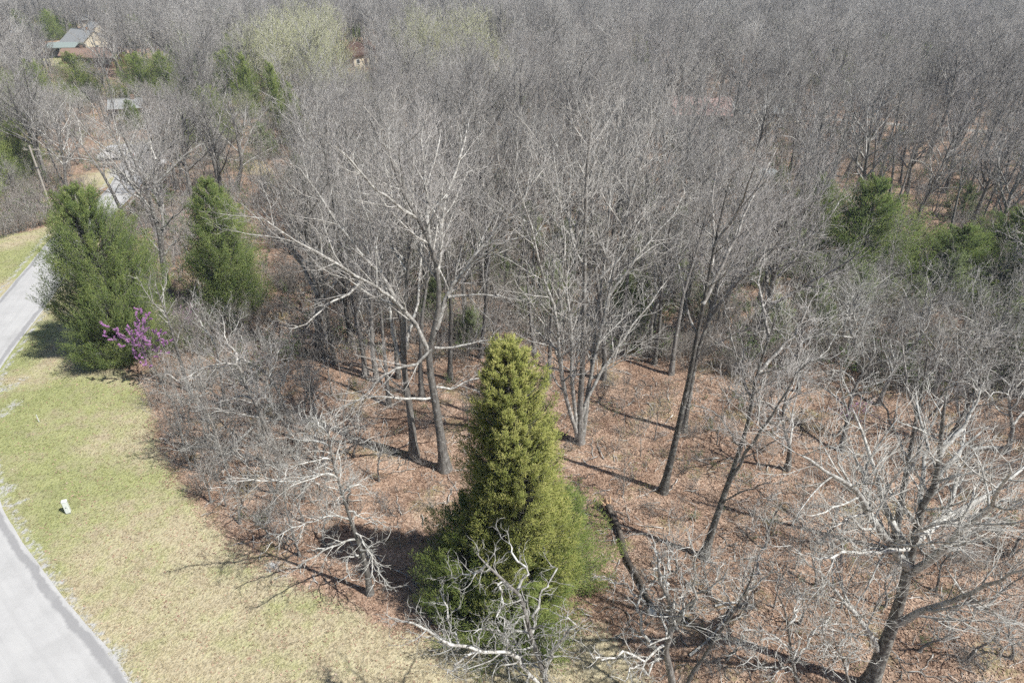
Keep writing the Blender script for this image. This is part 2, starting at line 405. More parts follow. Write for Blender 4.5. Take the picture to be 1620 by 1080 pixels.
for (cx, cy_), r in CLEAR: att['litter'] = np.minimum(att['litter'], np.clip((np.hypot(GX-cx, GY-cy_)-r*.3)/6, 0, 1))
att['litter'] = np.minimum(att['litter'], np.clip(.5 + poly_sdf(GX, GY, TAN)/1.5, 0, 1))
g_at = np.zeros_like(GX)
for p, r in (((30,720),5.5),((90,860),3.5),((10,560),4.5),((60,640),4),((120,770),5),((20,430),5),((30,400),4),((150,640),3),((270,700),2.5)):
    c = gp(*p); g_at = np.maximum(g_at, 1.0*np.exp(-((GX-c[0])**2+(GY-c[1])**2)/(r*r)))
att['green'] = np.clip(.43 + g_at*.32, 0, 1)*(1 - .45*np.clip((GX+17)/10, 0, 1))
gv = np.clip(1.15 - np.abs(rd-2.7)/.6, 0, 1)*.68
for p, r in (((18,612),.8),((22,640),.9),((6,655),.7),((18,772),.6),((40,790),.4),((430,897),.75),((180,1040),1.0),((35,600),.6)):
    c = gp(*p); gv = np.maximum(gv, .72*np.exp(-((GX-c[0])**2+(GY-c[1])**2)/(r*r)))
for (cx, cy_), r in (((-62,112),5), ((-55,97),4)): gv = np.maximum(gv, .7*np.clip((r-np.hypot(GX-cx, GY-cy_))/2, 0, 1))
gv = np.maximum(gv, np.clip((2.0-gd)/1.2, 0, 1)*.8)
att['gravel'] = gv
sd_ = np.zeros_like(GX)
for p, r in (((395,265),3.0),((410,272),2.4),((245,178),5),((330,470),1.5)):
    c = gp(*p); sd_ = np.maximum(sd_, np.exp(-((GX-c[0])**2+(GY-c[1])**2)/(r*r)))
att['sand'] = sd_
ny, nx = GX.shape
geo = Geo(); ii = np.arange(ny*nx).reshape(ny, nx)
geo.add(np.stack([GX, GY, GZ], -1), [np.stack([ii[:-1,:-1], ii[:-1,1:], ii[1:,1:], ii[1:,:-1]], -1).reshape(-1,4)])
me = geo.mesh('ground', M('ground'))
for k, v in att.items():
    a = me.attributes.new(k, 'FLOAT', 'POINT'); a.data.foreach_set('value', v.astype(np.float32).ravel())
tag(link('ground', me), 'ground of fallen leaves and mown lawn', None, None, 'structure')

def strip(name, pts, half, z, mat, label, m=160, kinds=(-1,-.8,-.4,0,.4,.8,1)):
    c = catmull([(p[0], p[1], 0, h) for p, h in zip(pts, half)], m)
    t = nrm(np.gradient(c[:,:2], axis=0)); n = np.stack([-t[:,1], t[:,0]], -1)
    rr_ = np.random.RandomState(3); ks = np.array(kinds)
    wob = np.cumsum(rr_.normal(0, .03, (m,2)), 0); wob -= np.linspace(0, 1, m)[:,None]*wob[-1]
    V = np.zeros((m, len(ks), 3)); A = np.zeros((m, len(ks)))
    for j, k in enumerate(ks):
        off = k*c[:,3] + (wob[:,0] if k < 0 else wob[:,1])*abs(k)*.6
        V[:,j,:2] = c[:,:2] + n*off[:,None]; V[:,j,2] = z + .03*(1-k*k) - (.02 if abs(k) == 1 else 0); A[:,j] = .5+k/2
    q = np.arange(m*len(ks)).reshape(m, len(ks)); g_ = Geo()
    g_.add(V, [np.stack([q[:-1,:-1], q[1:,:-1], q[1:,1:], q[:-1,1:]], -1).reshape(-1,4)[:, ::-1]], 0, A.ravel())
    return tag(link(name, g_.mesh(name, M(mat), att='across')), label, None, None, 'structure')
strip('road', ROAD, RW, .035, 'road_surface', 'pale worn asphalt road curving past the lawn')
strip('gravel_road', GRAVEL_ROAD, [1.15]*len(GRAVEL_ROAD), .05, 'gravel_edge', 'pale gravel track through the far wood', m=60)

# ------------------------------------------------------------------ tree builders
def tree_meshes(name, rng, trunk, limbs, mats, lod=1.0, twig_r=.009, L2=(1.25,.26,.75), gn=1.0, tw=1.0, keep_limbs=False, up=.25, lens=1.0):
    """trunk: (P,R) one line; limbs: (P,R) lines -> [(part name, mesh, is sub-part of crown)]"""
    g0 = Geo(); tubes(g0, trunk[0][None], trunk[1][None], 9 if lod >= 1 else 6, 0, tip=True)
    P1, R1 = limbs
    main = (np.concatenate([P1, ]), R1)
    # twiggy leader: the top of the trunk carries branches too
    Pt = catmull(trunk[0][int(len(trunk[0])*.55):], P1.shape[1]); Rt = np.interp(np.linspace(0,1,P1.shape[1]), np.linspace(0,1,len(trunk[1])-int(len(trunk[1])*.55)), trunk[1][int(len(trunk[1])*.55):])
    PA = np.concatenate([P1, Pt[None]]); RA = np.concatenate([R1, Rt[None]])
    P2, R2 = grow(rng, PA, RA, L2[0]*1.45*lod**.3, L2[1], L2[2], .42*lens, .7, 4.2, .13*gn, up, 6, .55, twig_r*1.8)
    P3, R3 = grow(rng, P2, R2, 3.5*lod**.5*tw, .12, .75, .48, .35, 1.9, .16*gn, up*.9, 4, .6, twig_r*1.2)
    P4, R4 = grow(rng, P3, R3, 5.0*lod*tw, .1, .7, .5, .25, .9, .16*gn, up*.8, 2, .6, twig_r)
    parts = [('trunk', g0.mesh(name+'_trunk', [mats[0]]), 0)]
    if keep_limbs:
        for i in range(len(P1)):
            gl = Geo(); tubes(gl, P1[i][None], R1[i][None], 7, 0); parts.append(('limb', gl.mesh(name+'_limb', [mats[1]]), 0))
        g1 = Geo()
    else:
        g1 = Geo(); tubes(g1, P1, R1, 6 if lod >= 1 else 4)
    tubes(g1, P2, R2, 4 if lod >= 1 else 3)
    parts.append(('crown', g1.mesh(name+'_crown', [mats[1]]), 0))
    g2 = Geo(); tubes(g2, P3, R3, 3); tubes(g2, P4, R4, 3)
    parts.append(('twigs', g2.mesh(name+'_twigs', [mats[2]]), 1))
    return parts, (P3, R3)

def auto_trunk(rng, h, frac, r0, wander, m=12, lean=0):
    P = np.zeros((m,3)); d = np.array([rng.normal(0,.05)+lean, rng.normal(0,.05), 1.0]); st = h*frac/(m-1)
    for j in range(1, m):
        d = nrm(d); P[j] = P[j-1]+d*st; d = d + rng.normal(0, wander, 3)*[1,1,.2] + [0,0,.12]
    P[0,2] = -.25
    s = np.linspace(0, 1, m); R = r0*(1-.86*s)*(1+.55*np.exp(-s*h*1.6))
    return P, R
def auto_tree(name, seed, h, r0, mats, style, lod=1.0, twig_r=.009, tw=1.0):
    rng = np.random.RandomState(seed)
    if style == 'tall':
        T = auto_trunk(rng, h, .78, r0, .09)
        L = grow(rng, T[0][None], T[1][None], 24/(h*.78), .30, .82, .56, 3, 8.5, .12, .34, 10, .72, .035)
        return tree_meshes(name, rng, T, L, mats, lod, twig_r, (1.35,.18,.7), 1.0, tw)
    if style == 'slender':
        T = auto_trunk(rng, h, .9, r0, .04)
        L = grow(rng, T[0][None], T[1][None], 26/(h*.9), .5, .55, .30, 2, 5.5, .09, .5, 8, .55, .025)
        return tree_meshes(name, rng, T, L, mats, lod, twig_r, (1.3,.2,.65), 1.0, tw)
    if style == 'gnarly':
        T = auto_trunk(rng, h, .62, r0, .16)
        L = grow(rng, T[0][None], T[1][None], 18/(h*.62), .3, .85, .85, 3, 7, .22, .28, 11, .66, .03)
        return tree_meshes(name, rng, T, L, mats, lod, twig_r, (1.3,.2,.9), 1.7, tw)
    if style == 'sapling':
        T = auto_trunk(rng, h, .95, r0, .08)
        L = grow(rng, T[0][None], T[1][None], 12/(h*.95), .25, .6, .35, .6, 2.2, .12, .35, 6, .55, .012)
        return tree_meshes(name, rng, T, L, mats, lod, twig_r, (2.0,.2,.7), 1.0, tw)
def place(name, parts, loc, rz=0, s=1, label=None, cat='tree', group=None):
    r = empty(name, loc, rz, s); tag(r, label, cat, group); crown = None
    for nm, me, sub in parts:
        o = link(nm, me, crown if sub and crown else r)
        if nm in ('crown','twigs','leaves','blossoms','branches','stems'): o['kind'] = 'stuff'
        if nm == 'crown': crown = o
    return r

W_GREY = M('bark', 'branch_grey', 'twig'); W_MID = M('bark', 'branch', 'twig'); W_PALE = M('bark', 'branch_pale', 'twig_pale'); W_DARK = M('bark_dark', 'branch_grey', 'twig')

# ------------------------------------------------------------------ the big trees of the foreground, limb by limb
def hero(name, label, mats, trunk_px, limbs_px, base=None, Y=None, r0=.3, rtop=.05, seed=1, group=None, gn=1.0, L2=(1.25,.2,.8), tw=1.0, up=.22, twig_r=.009, lens=1.0, keep=True, rk=1.0):
    rng = np.random.RandomState(seed)
    if base is not None:
        bx, by = gp(*base); Y = by
        tp = [(bx, by, -.25)]
    else:
        p = pt(*trunk_px[0], Y); tp = [(p[0]*1.0, Y, -.25)]
    for i, q in enumerate(trunk_px):
        z = pt(q[0], q[1], Y + (q[2] if len(q) > 2 else 0))
        tp.append(z)
    O = np.array([tp[0][0], tp[0][1], 0.])
    TP = catmull(np.array(tp) - O, 16); s = np.linspace(0, 1, 16); hh = TP[-1,2]
    TR = (r0 + (rtop-r0)*s**.8)*(1+.5*np.exp(-TP[:,2]*1.4))
    LP, LR = [], []
    for (ra, rb, dy, pts) in limbs_px:
        n = len(pts); q = []
        for i, p in enumerate(pts):
            q.append(np.array(pt(p[0], p[1], Y + dy*(i/(n-1))**1.1)) - O)
        # start the limb on the trunk or on another limb at the same sight line
        c = catmull(q, 12); w = rng.normal(0, .05*gn, (12,3)); w[0] = 0; c = c + np.cumsum(w, 0)*.4 + w*.5
        LP.append(c); LR.append((ra*rk + (rb-ra*rk)*np.linspace(0,1,12)**.75)*(1+.10*rng.normal(0,1,12)))
    parts, l3 = tree_meshes(name, rng, (TP, TR), (np.array(LP), np.array(LR)), mats, 1.0, twig_r, L2, gn, tw, keep, up, lens)
    return place(name, parts, tuple(O), 0, 1, label, 'tree', group), O

hero('spreading_tree', 'large spreading leafless tree with dark forked trunk just left of the yellow-green cedar', M('bark','branch','twig'),
     [(697,690),(686,620),(678,570),(684,535),(692,500),(695,465),(691,425),(678,380),(655,335),(635,300),(615,240),(602,200)],
     [(.14,.03,-4,[(680,560),(665,520),(640,488),(612,462),(575,443),(545,425),(505,402),(455,372),(405,335)]),
      (.13,.03,2,[(625,473),(603,437),(570,400),(535,355),(500,305),(470,260)]),
      (.16,.03,1,[(690,520),(708,470),(735,428),(768,390),(805,345),(832,312),(862,270)]),
      (.13,.03,4,[(692,435),(697,390),(700,345),(707,310),(722,265),(735,215),(745,180)]),
      (.11,.03,5,[(680,385),(675,330),(672,280),(668,230),(672,185)]),
      (.10,.03,-2,[(660,345),(625,320),(590,295),(560,262),(535,235)]),
      (.10,.025,-3,[(684,548),(660,572),(630,578),(600,598),(575,622),(545,640),(515,652)]),
      (.09,.02,-2,[(686,628),(660,632),(625,630),(590,630),(550,640),(520,655)]),
      (.09,.02,2,[(687,550),(720,548),(760,540),(797,537),(830,545)]),
      (.08,.02,1,[(690,612),(715,612),(745,600),(785,592),(805,588)]),
      (.09,.02,3,[(708,470),(740,468),(775,467),(815,474),(850,480)]),
      (.08,.02,-4,[(575,443),(545,470),(510,490),(480,515),(450,520)]),
      (.09,.02,-1,[(735,428),(770,400),(800,385),(835,375),(870,360)])],
     base=(704,742), r0=.32, rtop=.04, seed=11, L2=(1.2,.15,.75), tw=.9, twig_r=.008)
hero('twin_trunk_tree', 'tall leafless tree with pale straight trunk standing left of the large spreading tree', M('bark','branch','twig'),
     [(650,660),(640,590),(639,520),(645,430),(648,380),(640,310),(632,250),(630,205)],
     [(.12,.03,4,[(640,580),(620,520),(612,470),(598,410),(585,350),(570,300),(560,250)]),
      (.11,.03,6,[(642,540),(660,480),(664,420),(665,360),(672,300),(690,240),(700,200)]),
      (.08,.02,2,[(645,430),(620,390),(600,350),(575,330),(545,300)]),
      (.08,.02,3,[(648,380),(675,340),(695,310),(725,270)]),
      (.07,.02,-2,[(645,620),(620,600),(600,570),(580,520),(565,480)]),
      (.07,.02,3,[(640,310),(620,280),(600,240),(590,210)])],
     base=(655,722), r0=.27, rtop=.035, seed=12)
hero('slim_tree', 'slim leafless tree with grey trunk, second trunk left of the large spreading tree', M('bark','branch','twig'),
     [(590,560),(587,500),(590,440),(585,380),(575,320),(570,270)],
     [(.08,.02,2,[(588,500),(570,450),(548,410),(530,360),(515,320)]),(.08,.02,3,[(590,440),(610,390),(625,340),(640,300)]),(.06,.02,-2,[(587,470),(560,440),(530,420)]),(.06,.02,-2,[(585,380),(560,340),(545,300)])],
     base=(597,603), r0=.21, rtop=.03, seed=13)
hero('slim_tree', 'slim leafless tree with mottled trunk, leftmost of the trunks left of the large spreading tree', M('bark','branch','twig'),
     [(572,545),(563,505),(553,460),(543,410),(530,360),(515,310)],
     [(.08,.02,2,[(563,505),(580,450),(588,400),(600,350)]),(.07,.02,-3,[(553,460),(520,430),(490,390),(465,350)]),(.06,.02,2,[(543,410),(550,360),(552,320)]),(.06,.02,-2,[(565,520),(535,495),(505,480)])],
     base=(578,592), r0=.21, rtop=.03, seed=14)
hero('clump_tree', 'cluster of tall leafless stems rising from one base right behind the yellow-green cedar', W_MID,
     [(918,640),(921,590),(924,500),(925,430),(926,340),(928,270),(935,200),(938,160)],
     [(.17,.03,-3,[(915,690),(900,640),(887,575),(880,500),(862,440),(845,380),(830,320),(815,260)]),
      (.17,.035,3,[(922,690),(932,610),(947,535),(965,465),(980,375),(1003,295),(1020,240),(1035,190)]),
      (.14,.03,4,[(920,660),(935,600),(938,520),(950,440),(958,360),(965,280),(975,200)]),
      (.12,.03,2,[(925,640),(950,590),(975,553),(998,520),(1025,485),(1055,440)]),
      (.15,.03,-2,[(912,690),(905,600),(903,520),(895,440),(890,360),(880,290),(872,220)]),
      (.10,.025,2,[(965,465),(1000,420),(1030,380),(1060,345),(1090,300)]),
      (.09,.02,-3,[(887,575),(862,520),(840,480),(812,440)]),
      (.08,.02,3,[(925,430),(905,380),(900,320),(905,260)]),
      (.08,.02,2,[(950,440),(985,400),(1010,350),(1045,310)])],
     base=(918,700), r0=.24, rtop=.035, seed=15, tw=.72, L2=(1.0,.2,.75), twig_r=.008)
hero('leaning_tree', 'tall leafless tree with dark trunk leaning right in the open leafy clearing', W_DARK,
     [(1062,725),(1078,655),(1092,590),(1103,530),(1118,455),(1130,390),(1146,320),(1160,265)],
     [(.13,.025,2,[(1112,480),(1140,425),(1165,370),(1190,315),(1215,265),(1235,225)]),
      (.10,.02,3,[(1125,420),(1128,360),(1130,300),(1140,240)]),
      (.10,.02,-2,[(1130,390),(1160,345),(1180,300),(1195,250)]),
      (.07,.015,3,[(1103,530),(1085,480),(1075,430),(1065,380)])],
     base=(1048,778), r0=.235, rtop=.03, seed=16)
hero('leaning_tree', 'leafless tree with dark trunk directly behind the leaning one in the clearing, limbs sweeping right', W_DARK,
     [(1090,630),(1100,575),(1113,528),(1138,482),(1178,437),(1232,388),(1275,345)],
     [(.10,.02,2,[(1115,525),(1135,465),(1150,410),(1175,360),(1205,320),(1240,280)]),
      (.09,.02,-2,[(1150,465),(1190,420),(1220,395),(1270,380),(1310,370)]),
      (.08,.02,3,[(1178,437),(1200,390),(1225,340),(1250,300)]),
      (.07,.02,-3,[(1105,560),(1140,540),(1180,520),(1220,510)])],
     base=(1081,682), r0=.20, rtop=.03, seed=17)
hero('leaning_tree', 'leafless tree with rough dark trunk leaning right, in front of the dark thicket', M('bark_dark','branch_grey','twig'),
     [(1137,807),(1160,742),(1183,670),(1196,600),(1215,540),(1235,480)],
     [(.11,.02,-2,[(1150,770),(1170,735),(1190,700),(1225,640),(1255,590),(1290,550)]),
      (.10,.02,1,[(1190,640),(1175,580),(1160,530),(1140,490)]),
      (.09,.02,2,[(1200,590),(1235,550),(1270,500),(1300,450)]),
      (.07,.02,-2,[(1172,705),(1140,660),(1110,640),(1085,630)]),
      (.08,.02,2,[(1215,540),(1210,490),(1205,440),(1215,400)]),
      (.07,.02,-2,[(1140,800),(1165,780),(1195,770),(1225,755)])],
     base=(1113,880), r0=.215, rtop=.03, seed=18, gn=1.5)
hero('forked_tree', 'big leafless tree with dark trunk and wide forking pale limbs at right foreground', M('bark_dark','branch_pale','twig_pale'),
     [(1395,1033),(1413,985),(1430,927),(1440,880),(1448,850),(1458,803),(1478,768),(1487,720),(1490,670),(1500,610)],
     [(.16,.03,-3,[(1436,895),(1415,870),(1398,845),(1380,820),(1363,787),(1338,768),(1297,740),(1247,712)]),
      (.13,.03,2,[(1440,880),(1430,857),(1407,810),(1390,763),(1380,720),(1365,680),(1350,640)]),
      (.16,.03,2,[(1446,858),(1470,835),(1500,815),(1547,787),(1593,757),(1640,725)]),
      (.15,.03,-3,[(1440,905),(1470,884),(1497,860),(1515,838),(1553,810),(1572,785),(1590,755),(1605,720)]),
      (.14,.03,-3,[(1420,985),(1467,963),(1513,950),(1553,932),(1595,915),(1650,895)]),
      (.09,.02,-3,[(1437,862),(1425,871),(1380,878),(1330,880),(1290,888)]),
      (.11,.02,-2,[(1388,1028),(1370,995),(1345,962),(1313,923),(1280,887),(1240,855)]),
      (.10,.02,3,[(1458,803),(1463,760),(1470,710),(1460,660),(1450,600)]),
      (.09,.02,1,[(1487,720),(1510,690),(1540,650),(1560,600)]),
      (.09,.02,2,[(1500,815),(1515,760),(1520,710),(1530,660)]),
      (.08,.02,-1,[(1553,810),(1590,795),(1630,790)]),
      (.09,.02,1,[(1478,768),(1500,735),(1530,700),(1570,670)]),
      (.07,.02,1,[(1380,820),(1375,780),(1360,740),(1335,700)])],
     base=(1374,1088), r0=.34, rtop=.04, seed=19, gn=1.0, up=.22, L2=(1.25,.1,.75), lens=1.0, tw=.95, rk=1.25)
hero('dark_trunk_tree', 'leafless tree with black trunk standing behind the big forking tree at right', M('bark_dark','branch_grey','twig'),
     [(1420,825),(1427,787),(1438,725),(1450,660),(1462,600),(1470,540)],
     [(.10,.02,2,[(1430,770),(1450,720),(1475,670),(1500,610),(1520,560)]),(.09,.02,1,[(1438,725),(1415,680),(1395,630),(1380,580)]),
      (.08,.02,2,[(1450,660),(1435,610),(1425,560),(1420,510)]),(.08,.02,-1,[(1445,690),(1480,650),(1510,630),(1545,610)])],
     base=(1413,872), r0=.24, rtop=.03, seed=20)
hero('crooked_tree', 'pale crooked leafless tree at the bottom edge in front of the yellow-green cedar', W_PALE,
     [(866,1100),(858,1060),(847,1027),(837,993),(827,953),(816,933),(797,918),(770,893),(747,868)],
     [(.07,.02,1,[(820,940),(833,905),(829,885),(817,868),(800,852)]),
      (.07,.02,2,[(842,1000),(848,965),(855,945),(872,922),(862,900)]),
      (.10,.02,-1,[(863,1072),(872,1045),(883,1017),(900,995),(917,977),(905,950)]),
      (.11,.03,-2,[(858,1085),(825,1055),(790,1035),(760,1030),(727,1023),(690,1018),(665,988),(625,980)]),
      (.07,.02,1,[(727,1023),(712,1000),(700,960),(690,940)]),
      (.08,.02,-1,[(800,1045),(795,1010),(780,990),(755,988),(735,1000)]),
      (.06,.02,-2,[(760,1030),(735,1040),(715,1055),(700,1080)]),
      (.06,.02,-1,[(797,918),(790,950),(800,970),(820,985)]),
      (.06,.015,1,[(770,893),(745,905),(720,910),(700,915)])],
     Y=15.0, r0=.20, rtop=.03, seed=21, gn=2.0, up=.1, L2=(2.5,.06,.95), rk=.78, tw=1.0, lens=.55)
hero('crooked_tree', 'pale crooked leafless tree with double stem at the bottom edge below the fallen log', W_PALE,
     [(1064,1100),(1060,1060),(1053,1030),(1060,1005),(1063,985),(1060,950),(1045,925),(1042,900),(1040,870)],
     [(.10,.02,1,[(1053,1032),(1035,1018),(1018,1003),(1010,970),(1008,948),(985,925),(950,913),(938,895)]),
      (.09,.02,-1,[(1062,1000),(1075,970),(1085,940),(1088,910),(1092,875),(1084,842)]),
      (.08,.02,-1,[(1066,990),(1085,960),(1105,936),(1130,918),(1150,908)]),
      (.08,.02,2,[(1060,950),(1052,930),(1035,910),(1030,885),(1020,860)]),
      (.07,.02,-2,[(1050,1020),(1020,1040),(990,1035),(960,1045),(930,1035)]),
      (.06,.02,1,[(1010,965),(1020,945),(1045,950)]),
      (.06,.02,-2,[(1056,1040),(1025,1062),(1000,1055),(985,1075)]),
      (.06,.02,1,[(1045,925),(1058,900),(1062,880),(1055,850)])],
     Y=16.0, r0=.24, rtop=.03, seed=22, gn=2.0, up=.1, L2=(2.5,.06,.95), rk=.78, tw=1.0, lens=.5)
hero('crooked_tree', 'slender pale leafless tree leaning right at the bottom edge beside the double-stemmed one', W_PALE,
     [(1090,1075),(1110,1045),(1130,1013),(1152,980),(1173,947),(1190,910),(1197,878)],
     [(.05,.015,1,[(1152,980),(1150,940),(1140,915),(1145,890)]),(.05,.015,-1,[(1173,947),(1190,930),(1215,920),(1240,905)]),(.05,.015,1,[(1190,910),(1205,890),(1210,860)]),(.05,.015,-1,[(1130,1013),(1160,1010),(1185,1000)])],
     Y=17.0, r0=.12, rtop=.02, seed=23, gn=1.8, up=.12, L2=(1.9,.12,.9), lens=.7)
hero('crooked_tree', 'small pale twisted leafless tree at the bottom edge left of the big forking tree', W_PALE,
     [(1262,1100),(1257,1060),(1250,1020),(1247,987),(1238,955),(1225,930)],
     [(.06,.015,1,[(1255,1050),(1275,1020),(1290,1000),(1310,990)]),(.06,.015,-1,[(1252,1030),(1225,1010),(1200,1000),(1180,1005)]),(.05,.015,1,[(1247,987),(1265,960),(1280,940)]),
      (.05,.015,-1,[(1258,1065),(1230,1050),(1200,1050),(1175,1035)])],
     Y=16.0, r0=.13, rtop=.02, seed=24, gn=2.0, up=.1, L2=(2.5,.06,.95), rk=.78, tw=1.0, lens=.7)
hero('crooked_tree', 'small pale forked leafless tree at the bottom edge touching the big forking trunk', W_PALE,
     [(1343,1100),(1340,1070),(1335,1045),(1322,1020),(1318,995)],
     [(.06,.015,1,[(1338,1060),(1352,1035),(1360,1010),(1372,990)]),(.05,.015,-1,[(1335,1045),(1310,1030),(1295,1010),(1300,980)]),(.05,.015,1,[(1322,1020),(1335,1000),(1340,970)])],
     Y=15.5, r0=.11, rtop=.02, seed=25, gn=2.0, up=.1, L2=(2.5,.06,.95), rk=.78, tw=1.0, lens=.7)
hero('drooping_tree', 'whitish leafless tree with drooping limbs at the edge of the lawn', W_PALE,
     [(578,890),(556,826),(544,788),(537,766),(529,738),(522,712),(519,686),(524,660)],
     [(.06,.015,-1,[(534,755),(515,748),(488,750),(449,761),(414,760),(378,762),(343,775)]),
      (.06,.015,-1.5,[(553,820),(529,816),(497,821),(461,835),(431,856)]),
      (.06,.015,-2,[(564,852),(540,855),(511,868),(482,886),(450,908)]),
      (.06,.015,-2,[(569,868),(578,872),(588,886),(602,907),(615,932)]),
      (.05,.015,0,[(551,808),(577,822),(600,828),(625,845)]),
      (.05,.015,-1,[(525,728),(502,729),(473,738),(445,745)]),
      (.05,.015,1,[(521,705),(500,698),(479,696),(455,690)]),
      (.05,.015,-1.5,[(572,878),(553,880),(548,898),(555,918)]),
      (.05,.015,1,[(540,777),(560,765),(580,770),(600,785)]),
      (.05,.015,-2,[(560,840),(578,862),(592,890),(598,925)]),
      (.04,.015,1,[(519,686),(500,670),(480,665)])],
     base=(585,938), r0=.16, rtop=.02, seed=26, gn=1.2, up=.0, L2=(3.2,.08,.75), lens=.8, tw=1.2)
hero('arched_tree', 'leafless tree whose trunk arches left over the lawn edge near the purple redbud', W_MID,
     [(438,716),(429,691),(415,662),(400,631),(386,607),(378,585)],
     [(.10,.02,-2,[(386,607),(378,583),(362,577),(344,578),(318,583),(298,596),(282,602),(255,592)]),
      (.08,.02,1,[(400,631),(375,625),(350,640),(335,655)]),(.07,.02,1,[(378,585),(370,555),(355,530),(350,500)]),
      (.07,.02,-1,[(415,662),(385,655),(350,650),(320,665)]),(.06,.02,1,[(405,640),(420,610),(430,580),(440,550)])],
     base=(449,738), r0=.2, rtop=.04, seed=27, gn=1.6, up=.12, L2=(2.4,.1,.85), lens=.9)
hero('arched_tree', 'leafless tree with pale bent trunk behind the arching one at the lawn edge', W_MID,
     [(453,649),(442,622),(429,600),(411,582),(389,571),(360,565)],
     [(.06,.02,1,[(442,622),(455,590),(460,560),(470,530)]),(.06,.02,1,[(429,600),(430,570),(425,540),(430,510)]),(.06,.02,-1,[(411,582),(395,600),(375,610)]),(.05,.015,1,[(389,571),(385,545),(375,520)])],
     base=(462,668), r0=.15, rtop=.03, seed=28, gn=1.6, up=.15, L2=(2.4,.1,.85), lens=.9)
hero('thin_stem_tree', 'thin pale leafless tree in front of the dark slender cedar', W_PALE,
     [(348,590),(342,547),(331,509),(322,482),(314,455)],
     [(.05,.015,1,[(342,547),(325,520),(310,500),(300,478)]),(.04,.015,1,[(345,565),(360,535),(378,510),(385,490)]),(.04,.015,-1,[(335,520),(350,500),(360,478)])],
     base=(355,633), r0=.09, rtop=.02, seed=29, up=.25, L2=(2.0,.12,.8), lens=.9)
hero('leaning_tree', 'leafless tree leaning left beside the purple redbud', W_MID,
     [(291,590),(278,545),(266,505),(256,478),(244,445)],
     [(.06,.015,1,[(278,545),(290,515),(305,490),(312,465)]),(.06,.015,-1,[(266,505),(245,480),(228,455),(215,430)]),(.05,.015,1,[(256,478),(262,450),(265,425)]),(.05,.015,-1,[(285,570),(262,560),(245,562)])],
     base=(300,618), r0=.15, rtop=.03, seed=30, up=.25, L2=(1.8,.12,.7), lens=.9)
hero('roadside_tree', 'leafless tree with dark bare trunk between the two big cedars', M('bark_dark','branch','twig'),
     [(261,433),(256,398),(252,365),(243,340),(236,310),(226,285),(212,252),(199,225),(188,195)],
     [(.16,.03,2,[(254,385),(258,345),(246,300),(247,253),(262,215),(270,180)]),
      (.11,.03,-2,[(240,330),(215,300),(190,270),(165,240),(140,215)]),
      (.10,.03,2,[(247,290),(275,262),(300,240),(325,225)]),
      (.09,.02,-2,[(256,400),(235,375),(222,345),(200,330)]),
      (.09,.02,2,[(258,410),(280,380),(305,375),(330,370)]),
      (.09,.02,3,[(236,310),(230,260),(228,220),(232,180)]),
      (.08,.02,-1,[(256,360),(285,335),(310,320),(335,315)]),
      (.08,.02,3,[(247,253),(235,215),(228,185)])],
     base=(267,474), r0=.36, rtop=.05, seed=31, L2=(1.2,.15,.8))
hero('roadside_tree', 'pale leafless tree leaning left behind the big green roadside cedar', W_MID,
     [(188,325),(165,280),(148,255),(128,228),(105,200)],
     [(.09,.02,2,[(165,280),(160,240),(150,205),(148,175)]),(.09,.02,-2,[(148,255),(115,250),(85,245),(60,240)]),(.08,.02,2,[(130,230),(125,200),(115,170)]),(.08,.02,-2,[(178,305),(140,300),(110,295)]),(.07,.02,2,[(180,310),(195,275),(205,245)])],
     base=(203,355), r0=.26, rtop=.04, seed=32)
hero('lot_tree', 'leafless tree with pale fan of limbs behind the dark slender cedar', W_MID,
     [(382,262),(378,235),(373,205),(362,165)],
     [(.14,.03,3,[(381,250),(395,215),(410,190),(430,165)]),(.12,.03,-2,[(378,240),(350,215),(325,195),(300,180)]),(.10,.03,2,[(378,235),(385,200),(388,165)]),(.09,.02,-2,[(381,255),(355,250),(330,240),(310,225)]),(.09,.02,2,[(383,262),(410,245),(440,230)])],
     base=(372,300), r0=.34, rtop=.06, seed=33)
hero('lot_tree', 'leafless tree with straight pale stems left of the fan-limbed one behind the slender cedar', W_MID,
     [(340,262),(333,233),(328,205),(322,165),(318,140)],
     [(.13,.03,2,[(338,255),(318,215),(300,180),(285,150)]),(.12,.03,3,[(335,240),(345,200),(352,170),(358,140)]),(.09,.02,-2,[(338,255),(310,240),(285,225)]),(.09,.02,2,[(333,233),(312,190),(305,150)])],
     base=(346,290), r0=.32, rtop=.06, seed=34)
HERO_BASES = [gp(*p) for p in [(704,742),(655,722),(597,603),(578,592),(918,700),(1048,778),(1081,682),(1113,880),(1374,1088),(1413,872),(585,938),(449,738),(462,668),(355,633),(300,618),(267,474),(203,355),(372,300),(346,290)]]

